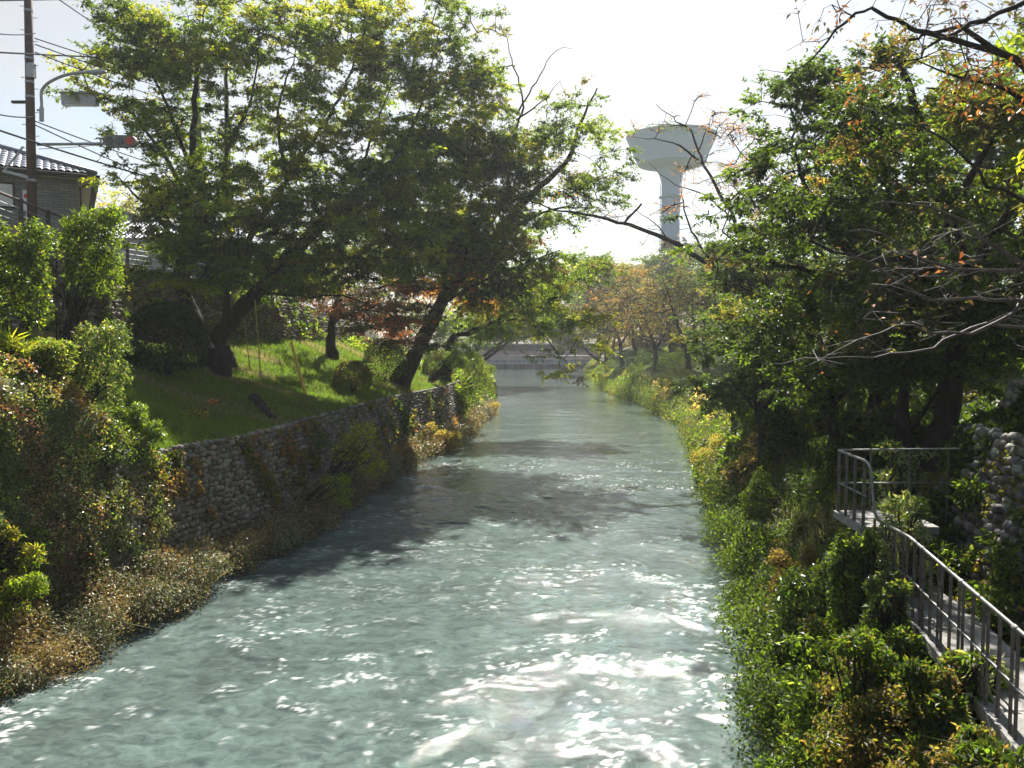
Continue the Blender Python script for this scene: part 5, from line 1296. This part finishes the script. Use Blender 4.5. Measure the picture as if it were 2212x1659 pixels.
PZ = CAMZ - 3.08
mb = MB()
def slab(y0, y1, z0, z1, wide=1.0):
    V = [(wx0(y_) + dx, y_, z_) for z_ in (z0, z1) for (y_, dx) in ((y0, 0), (y0, wide), (y1, wide), (y1, 0))]
    mb.add(V, [(3, 2, 1, 0), (4, 5, 6, 7), (0, 1, 5, 4), (1, 2, 6, 5), (2, 3, 7, 6), (3, 0, 4, 7)])
slab(13.0, 14.3, PZ - .12, PZ, 1.3); mb.build('platform', M['concrete'], t)
mb = MB()
for i in range(4): slab(12.615 + i * .097, 12.615 + (i + 1) * .097 - .003, WZ - .25, WZ + .19 * (i + 1) - .01)
mb.build('steps', M['concrete'], t)

t = thing('walkway_railing', (wx0(8), 8, WZ), 'long grey metal railing along the river side of the walkway', 'railing')
RH = 1.10
def rp(y_, z_): return (wx0(y_) + .06, y_, z_)
mb = MB()
mb.tube([rp(1.0, WZ + RH), rp(11.3, WZ + RH), rp(12.45, WZ + RH)], .023, 10)
mb.tube([rp(12.45, WZ + RH), rp(12.6, WZ + RH + .1), rp(12.78, WZ + RH + .75), rp(12.9, PZ + RH - .03), rp(13.05, PZ + RH), rp(14.25, PZ + RH)], .023, 10)
for y_ in np.arange(1.7, 12.4, 1.5): mb.tube([rp(y_ - .05, WZ + RH), rp(y_ + .05, WZ + RH)], .028, 10)
mb.build('top_rail', M['rail'], t, smooth=True)
mb = MB(); mb.tube([rp(1.0, WZ + .52), rp(11.3, WZ + .52), rp(12.6, WZ + .52)], .018, 8); mb.tube([rp(12.95, PZ + .52), rp(14.25, PZ + .52)], .018, 8); mb.build('middle_rail', M['rail'], t, smooth=True)
for y_ in np.arange(1.7, 12.6, .75):
    mb = MB()
    for e in (-.065, .065): mb.beam(rp(y_ + e, WZ - .12), rp(y_ + e, WZ + RH - .02), .018, .03, up=(1, 0, 0))
    mb.beam(rp(y_ - .09, WZ + .25), rp(y_ + .09, WZ + .25), .02); mb.beam(rp(y_ - .09, WZ + .85), rp(y_ + .09, WZ + .85), .02)
    mb.build('post', M['rail_post'], t)
    mb = MB(); mb.beam(rp(y_ + .375, WZ + .01), rp(y_ + .375, WZ + RH - .02), .018, .035, up=(1, 0, 0)); mb.build('bar', M['rail_post'], t)
for y_ in (13.05, 13.45, 13.85, 14.22):
    mb = MB(); mb.beam(rp(y_, PZ - .2), rp(y_, PZ + RH - .02), .02, .05, up=(1, 0, 0)); mb.build('post', M['rail_post'], t)
xe = wx0(14.28) + .06
t = thing('platform_railing', (xe + 1, 14.28, PZ), 'thin pipe railing across the far end of the small platform', 'railing')
mb = MB(); mb.tube([(xe + .05, 14.3, PZ + RH), (xe + 2.2, 14.3, PZ + RH + .02)], .018, 8); mb.build('top_rail', M['rail'], t, smooth=True)
mb = MB(); mb.tube([(xe + .05, 14.3, PZ + .5), (xe + 2.2, 14.3, PZ + .5)], .014, 8); mb.build('middle_rail', M['rail'], t, smooth=True)
for x_ in (.6, 1.3, 2.0): mb = MB(); mb.tube([(xe + x_, 14.3, PZ - .2), (xe + x_, 14.3, PZ + RH)], .016, 6); mb.build('post', M['rail_post'], t)

# ------------------------------------------------------------------ road fence on the tall wall
t = thing('road_fence', (up_x(28) - .3, 28, up_top(28)), 'dark post and wire fence on top of the tall cobble wall', 'fence')
FH = 1.15; fy = np.arange(12.0, 45, 2.08)
fp = lambda y_, dz: np.array([up_x(y_) - .22, y_, up_top(y_) + dz])
for y_ in fy: mb = MB(); mb.beam(fp(y_, -.05), fp(y_, FH), .11); mb.box(fp(y_, FH) - [.07, .07, 0], fp(y_, FH) + [.07, .07, .03]); mb.build('post', M['metal_dark'], t)
mb = MB(); mb.tube([fp(y_, FH - .02) for y_ in np.arange(12, 45, 1.0)], .045, 7); mb.build('top_rail', M['pole'], t, smooth=True)
for dz in (.2, .42, .64, .86): mb = MB(); mb.tube([fp(y_, dz) for y_ in np.arange(12, 45, 1.0)], .013, 5); mb.build('wire', M['metal'], t)

# ------------------------------------------------------------------ utility poles, lamp, sign, signal, cables
px0 = -16.72; py0 = 28.0; gz = height(px0 - .3, py0)[0]
t = thing('utility_pole', (px0, py0, gz), 'tall brown utility pole behind the road fence at the upper left', 'utility pole')
lean = np.array([.18, 0, 12.])
mb = MB(); mb.tube([[px0, py0, gz - .3], np.array([px0, py0, gz]) + lean], [.16, .118], 20); mb.build('shaft', M['pole'], t, smooth=True)
for z_ in (2.05, 4.9, 5.4, 6.2, 7.8, 9.6):
    mb = MB(); cc = np.array([px0, py0, gz]) + lean * z_ / 12; mb.tube([cc, cc + [0, 0, .07]], (.170 - .0035 * z_), 16); mb.build('band', M['metal'], t)
mb = MB()
for i in range(22):
    z_ = 3.2 + i * .4; cc = np.array([px0, py0, gz]) + lean * z_ / 12; sg = 1 if i % 2 else -1; mb.tube([cc, cc + [sg * .30, 0, 0]], .012, 4)
mb.build('step_bolts', M['metal'], t)
mb = MB(); cc = np.array([px0 + .2, py0 - .1, gz + 5.75]); mb.box(cc - [.12, .1, .2], cc + [.12, .1, .28]); mb.build('junction_box', M['metal'], t)
mb = MB(); mb.beam([px0 - .75, py0 - .3, gz + 2.35], [px0 + .05, py0 - .2, gz + 2.15], .10); mb.beam([px0 - .72, py0 - .3, gz + 2.35], [px0 - .1, py0 - .2, gz + 3.2], .05); mb.build('bracket', M['metal'], t)
mb = MB(); mb.box((px0 - .55, py0 - .06, gz + 4.72), (px0 + .0, py0 + .06, gz + 4.80)); mb.build('cross_arm', M['metal_dark'], t)
t = thing('street_lamp', (px0 + .3, py0, gz + 6.8), 'grey street lamp on a curved arm clamped to the brown pole', 'street lamp')
dl = py0
pts = [P(90, 258, dl), P(90, 225, dl), P(89, 200, dl), P(95, 188, dl), P(106, 178, dl), P(125, 168, dl), P(150, 160, dl), P(185, 156, dl)]
mb = MB(); mb.tube(smooth_path(pts, .15, 0), .05, 10); mb.build('arm', M['metal'], t, smooth=True)
mb = MB(); mb.tube([P(90, 262, dl), P(90, 232, dl)], .075, 10); mb.beam(P(80, 238, dl), P(90, 238, dl), .06); mb.build('clamp', M['metal'], t)
cc = P(205, 156, dl); mb = MB(); V_ = smooth_path([cc + [-.32, 0, 0], cc, cc + [.4, 0, 0]], .08, 0); mb.tube(V_, .04 + .05 * np.sin(np.linspace(.2, np.pi, len(V_))), 12); mb.build('lamp_head', M['metal'], t, smooth=True)
t = thing('traffic_signal', P(230, 310, py0), 'horizontal traffic signal showing red on an arm from the brown pole', 'traffic signal')
mb = MB(); mb.tube([P(80, 312, py0), P(160, 311, py0), P(232, 310, py0)], .05, 10); mb.tube([P(84, 322, py0), P(160, 318, py0), P(228, 312, py0)], .012, 5); mb.build('arm', M['metal'], t, smooth=True)
c0 = P(259, 305, py0); hw, hh = .56, .20
mb = MB(); th = np.linspace(0, 2 * np.pi, 32, endpoint=False); ring = np.stack([np.clip(np.cos(th) * 1.4, -1, 1) * hw, np.sin(th) * hh], 1)
ring = np.array([[np.sign(math.cos(a)) * (hw - hh) + hh * math.cos(a), hh * math.sin(a)] for a in th])
V_ = [[c0[0] + r_[0], c0[1] - .05, c0[2] + r_[1]] for r_ in ring] + [[c0[0] + r_[0], c0[1] + .14, c0[2] + r_[1]] for r_ in ring] + [list(c0 + [0, -.05, 0]), list(c0 + [0, .14, 0])]
mb.add(V_, [(i, (i + 1) % 32, 32 + (i + 1) % 32, 32 + i) for i in range(32)], [(64, (i + 1) % 32, i) for i in range(32)] + [(65, 32 + i, 32 + (i + 1) % 32) for i in range(32)])
mb.build('housing', M['rail'], t)
for i, mt in enumerate(('lens_dark', 'lens_dark', 'lens_red')):
    cc = c0 + [(i - 1) * .36, -.055, 0]; mb = MB(); mb.tube([cc, cc - [0, .025, 0]], [.145, .13], 20); ln = mb.build('lens', M[mt], t)
    mb = MB(); th = np.linspace(-.25, np.pi + .25, 18); V_ = []
    for (yy_, r_) in ((0, .165), (-.26, .165), (-.26, .155), (0, .155)): V_.append([[cc[0] + r_ * math.cos(a), cc[1] + yy_ * (.5 + .5 * max(0, math.sin(a))), cc[2] + r_ * math.sin(a)] for a in th])
    mb.grid(np.array(V_)); mb.build('hood', M['metal_dark'], ln)
# sign board seen from behind, carried by the grey pole among the leaves
g2 = ground_at(425, 44); t = thing('utility_pole', (g2[0], 44, g2[2]), 'straight grey concrete pole showing among the leaves of the tall tree', 'utility pole')
q = P(425, 90, 44); mb = MB(); mb.tube([[q[0], 44, g2[2] - .3], [q[0], 44, q[2]]], [.21, .15], 16); mb.build('shaft', M['pole_grey'], t, smooth=True)
mb = MB(); mb.beam([q[0] - .9, 44, q[2] - 2.6], [q[0] + .9, 44, q[2] - 2.6], .10); mb.beam([q[0] - .7, 44, q[2] - 3.6], [q[0] + .7, 44, q[2] - 3.6], .10); mb.build('cross_arm', M['metal'], t)
q2 = P(489, 150, 46); t = thing('utility_pole', (q2[0], 46, 9), 'second grey pole among the leaves, right of the first grey one', 'utility pole')
mb = MB(); mb.tube([[q2[0], 46, 8.0], [q2[0], 46, q2[2]]], [.20, .15], 16); mb.build('shaft', M['pole_grey'], t, smooth=True)
t = thing('overhead_sign', P(190, 215, 36), 'grey overhead road sign seen edge on beside the street lamp', 'road sign')
a, b_ = P(135, 227, 36), P(208, 203, 36); mb = MB(); mb.box((a[0], 35.9, a[2]), (b_[0], 36.25, b_[2])); mb.build('board', M['metal'], t)
mb = MB(); mb.box((a[0] - .05, 35.85, b_[2] - .02), (b_[0] + .05, 36.3, b_[2] + .07)); mb.build('frame', M['pole_grey'], t)
mb = MB(); mb.tube([P(230, 214, 36.4), P(425, 214, 43.8)], .06, 8); mb.build('arm', M['metal'], t)

def wire(p, q_, sag, r, lab):
    t_ = np.linspace(0, 1, 24)[:, None]; pts_ = p * (1 - t_) + q_ * t_; pts_[:, 2] -= sag * 4 * (t_ * (1 - t_))[:, 0]
    mb = MB(); mb.tube(pts_, r, 5); tag(mb.build('overhead_cable', M['cable']), lab, 'cable', 'overhead cables')
pa = lambda py: P(76, py, py0)
wire(pa(83), P(560, 215, 70), .3, .022, 'cable leaving the top of the brown pole toward the right')
wire(pa(96), P(560, 240, 70), .3, .022, 'thick cable sloping down right just under the topmost one')
wire(pa(113), P(560, 262, 70), .4, .022, 'third cable down on the right of the brown pole')
wire(P(-60, 110, 22), P(380, 128, 60), .05, .028, 'almost level cable crossing behind the brown pole')
wire(P(-60, 62, 22), pa(72), .1, .016, 'thin cable from the left edge to the pole above the lamp')
wire(P(-60, 232, 20), pa(252), .1, .02, 'cable from the left edge meeting the pole beside the lamp clamp')
wire(P(-60, 262, 20), P(520, 420, 62), .35, .03, 'thick dark cable crossing down right above the house roof')
wire(pa(262), P(560, 410, 62), .35, .022, 'upper sloping cable passing behind the signal')
wire(pa(270), P(560, 452, 62), .45, .022, 'lower sloping cable passing under the signal arm')
wire(P(100, -20, 40), P(360, 150, 60), .1, .03, 'cable from the top edge right of the pole into the leaves')
wire(P(-40, 2, 30), P(420, -4, 46), -.02, .025, 'level cable along the very top edge')

# ------------------------------------------------------------------ houses across the road
def hip_house(name, lab, x0, x1, y0, y1, zg, ze, zr, rx0, rx1, ry, over=.75, pitch_w=.30):
    t = thing(name, (x1, y0, zg), lab, 'house')
    mb = MB(); mb.box((x0, y0, zg), (x1, y1, ze - .12)); wl_ = mb.build('wall', M['cladding'], t)
    ex0, ex1, ey0, ey1 = x0 - over, x1 + over, y0 - over, y1 + over
    roof = thing('roof', (rx0, ry, zr), None, None); roof.parent = t; roof.location = np.array([rx0, ry, zr]) - np.array(t.location)
    def rb(mb_, nm, mt, smooth=False):
        o = mb_.build(nm, mt, None, smooth); o.parent = roof; o.location = -np.array([rx0, ry, zr]); return o
    # front plane: rows of round tiles, clipped at the hip
    mb = MB(); n = int((ex1 - ex0) / pitch_w)
    for i in range(n):
        xa = ex0 + (i + .0) * pitch_w; us = np.linspace(0, 1, 7)
        def top_f(x): return np.clip(np.minimum((x - ex0) / (rx0 - ex0), (ex1 - x) / (ex1 - rx1)), .001, 1)
        rows = []
        xs_ = xa + us * pitch_w; prof = .055 * np.sin(us * np.pi) ** .8
        nr_ = 12
        for r in range(nr_):
            for e in (0, .96):
                f = (r + e) / nr_
                rows.append([[x, ey0 + (ry - ey0) * min(f, tf), ze + (zr - ze) * min(f, tf) + p_ + .035 * (1 - e)] for x, p_, tf in zip(xs_, prof, top_f(xs_))])
        mb.grid(np.array(rows))
    rb(mb, 'front_tiles', M['tile'])
    mb = MB(); mb.add([(ex1, ey0, ze), (ex1, ey1, ze), (rx1, ry, zr), (ex0, ey1, ze), (rx0, ry, zr), (ex0, ey0, ze)], [(1, 3, 4, 2)], [(0, 1, 2), (3, 5, 4)]); rb(mb, 'side_slopes', M['tile'])
    mb = MB()
    for (a, b_) in (((ex1, ey0, ze + .06), (rx1, ry, zr + .08)), ((rx0, ry, zr + .08), (rx1, ry, zr + .08)), ((ex0, ey0, ze + .06), (rx0, ry, zr + .08)), ((ex1, ey1, ze + .06), (rx1, ry, zr + .08))): mb.tube([a, b_], .13, 8)
    rb(mb, 'ridge_tiles', M['tile'], True)
    mb = MB(); mb.box((ex0, ey0 - .03, ze - .24), (ex1, ey0 + .1, ze - .01)); mb.box((ex1 - .1, ey0 + .103, ze - .24), (ex1 + .03, ey1, ze - .01)); rb(mb, 'fascia', M['fascia'])
    mb = MB(); mb.box((ex0, ey0 + .12, ze - .20), (ex1 - .12, ey1, ze - .125)); rb(mb, 'soffit', M['soffit'])
    mb = MB(); mb.tube([(ex0, ey0 - .10, ze - .12), (ex1 + .12, ey0 - .10, ze - .12)], .07, 8); mb.tube([(ex1 + .12, ey0 - .1, ze - .12), (ex1 + .12, ey1, ze - .12)], .07, 8)
    mb.tube([(ex1 + .08, ey0 + .9, ze - .15), (x1 + .1, ey0 + 1.2, ze - .5), (x1 + .1, ey0 + 1.2, zg)], .05, 8); mb.build('gutter', M['fascia'], t)
    return t
ho = hip_house('house', 'grey clad house with a blue grey tiled hip roof behind the brown pole', -37, -21.0, 39, 50, 9.9, 14.45, 16.9, -33, -26.3, 44.5)
wb = P(26, 432, 39); mb = MB(); a, b_ = P(9, 456, 38.95), P(47, 410, 38.95); mb.box((a[0], 38.93, a[2]), (b_[0], 38.99, b_[2])); w_ = mb.build('window', M['window'], ho)
mb = MB(); mb.box((a[0] - .08, 38.90, a[2] - .08), (b_[0] + .08, 38.985, a[2] - .003)); mb.box((a[0] - .08, 38.90, b_[2] + .003), (b_[0] + .08, 38.985, b_[2] + .08)); mb.box((a[0] - .08, 38.90, a[2]), (a[0] - .003, 38.985, b_[2])); mb.box((b_[0] + .003, 38.90, a[2]), (b_[0] + .08, 38.985, b_[2]))
w2 = mb.build('frame', M['fascia'], None); w2.parent = w_; ho.rotation_euler = (0, 0, R(29))
a, b_ = P(50, 456, 30), P(62, 411, 30)
t = thing('notice_board', (a[0], 30, a[2]), 'small pale notice with a red mark by the house window', 'notice')
mb = MB(); mb.box((a[0], 30, a[2]), (b_[0], 30.03, b_[2])); mb.build('panel', M['window'], t)
mb = MB(); cc = P(56, 423, 29.98); mb.tube([cc, cc - [0, .01, 0]], .085, 20); mb.build('red_mark', M['red'], t)
mb = MB(); mb.tube([[a[0] + .1, 30.05, 9.6], [a[0] + .1, 30.05, b_[2]]], .03, 8); mb.build('post', M['metal'], t)
hip_house('house', 'low house with a small tiled roof seen through the leaves', -28.5, -21.5, 54, 60, 9.9, 13.25, 14.9, -26.5, -25, 57, .5)
t = thing('garage', (-31, 60, 9.9), 'flat roofed grey garage between the two tiled houses', 'garage')
a = P(196, 500, 60); b_ = P(256, 458, 60); mb = MB(); mb.box((a[0], 60, 9.8), (b_[0], 65, b_[2])); mb.build('wall', M['pole_grey'], t)
mb = MB(); mb.box((a[0] - .2, 59.7, b_[2] + .003), (b_[0] + .2, 65.2, b_[2] + .22)); mb.build('roof_edge', M['fascia'], t)
t = thing('corrugated_fence', (-19.5, 41, 9.8), 'grey slatted metal fence beyond the road wall', 'fence')
mb = MB()
for i in range(26): mb.box((-21.4 + i * .28, 43.0 + (i % 2) * .03, 9.6), (-21.4 + i * .28 + .26, 43.05 + (i % 2) * .03, 12.0))
mb.build('panel', M['metal'], t)

# ------------------------------------------------------------------ stakes, log and cut trunk on the lawn
for (bx, by, tx, ty, mt, lab, w_) in [(541, 804, 527, 690, 'stake_green', 'thin greenish stake nearest the leaning trunk', .05), (565, 836, 551, 648, 'stake_green', 'tallest thin stake, right beside the greenish one', .05), (661, 857, 629, 739, 'yellow', 'thick yellow leaning stake in the middle of the sunny lawn', .14)]:
    h_ = hit(bx, by); e = P(tx, ty, h_[1] + .1); mb = MB(); mb.tube(np.array([h_ - (e - h_) * .06, h_ * .5 + e * .5, e]), [w_ * .55, w_ * .52, w_ * .45], 8)
    mb.tube([e, e + (e - h_) * .004], [w_ * .45, w_ * .3], 8); tag(mb.build('wooden_stake', M[mt], smooth=False), lab, 'stake', 'stakes on the sunny lawn')
p1, p2, p3 = hit(548, 868), hit(580, 905), hit(606, 915)
mb = MB(); pts = smooth_path([p1 + [0, 0, .15], (p1 + p2) / 2 + [0, 0, .18], p2 + [0, 0, .12], p3 + [0, 0, .05]], .12, .05); mb.tube(pts, np.linspace(.20, .09, len(pts)) * (1 + rng.normal(0, .12, len(pts))), 9)
tag(mb.build('fallen_log', M['bark'], smooth=True), 'dark gnarled log lying down the lawn to the wall edge', 'log')
h_ = hit(478, 815); mb = MB(); pts = smooth_path([h_ + [-.05, 0, -.3], h_ + [.0, 0, .6], h_ + [-.1, 0, 1.25]], .15, .01); mb.tube(pts, np.linspace(.42, .50, len(pts)) * (1 + rng.normal(0, .04, len(pts))), 14)
tag(mb.build('tree_stump', M['bark'], smooth=False), 'broad cut stump at the base of the leaning trunk', 'stump')

# ------------------------------------------------------------------ air
hz = MB(); hz.box((-160, -16, -3), (160, 262, 75))
m = bpy.data.materials.new('haze'); m.use_nodes = True; m.node_tree.nodes.clear()
vo = m.node_tree.nodes.new('ShaderNodeVolumePrincipled'); vo.inputs['Density'].default_value = 0.0004; vo.inputs['Color'].default_value = (.92, .95, 1, 1); vo.inputs['Anisotropy'].default_value = 0.35
ou = m.node_tree.nodes.new('ShaderNodeOutputMaterial'); m.node_tree.links.new(vo.outputs[0], ou.inputs['Volume'])
tag(hz.build('haze', m), kind='stuff')
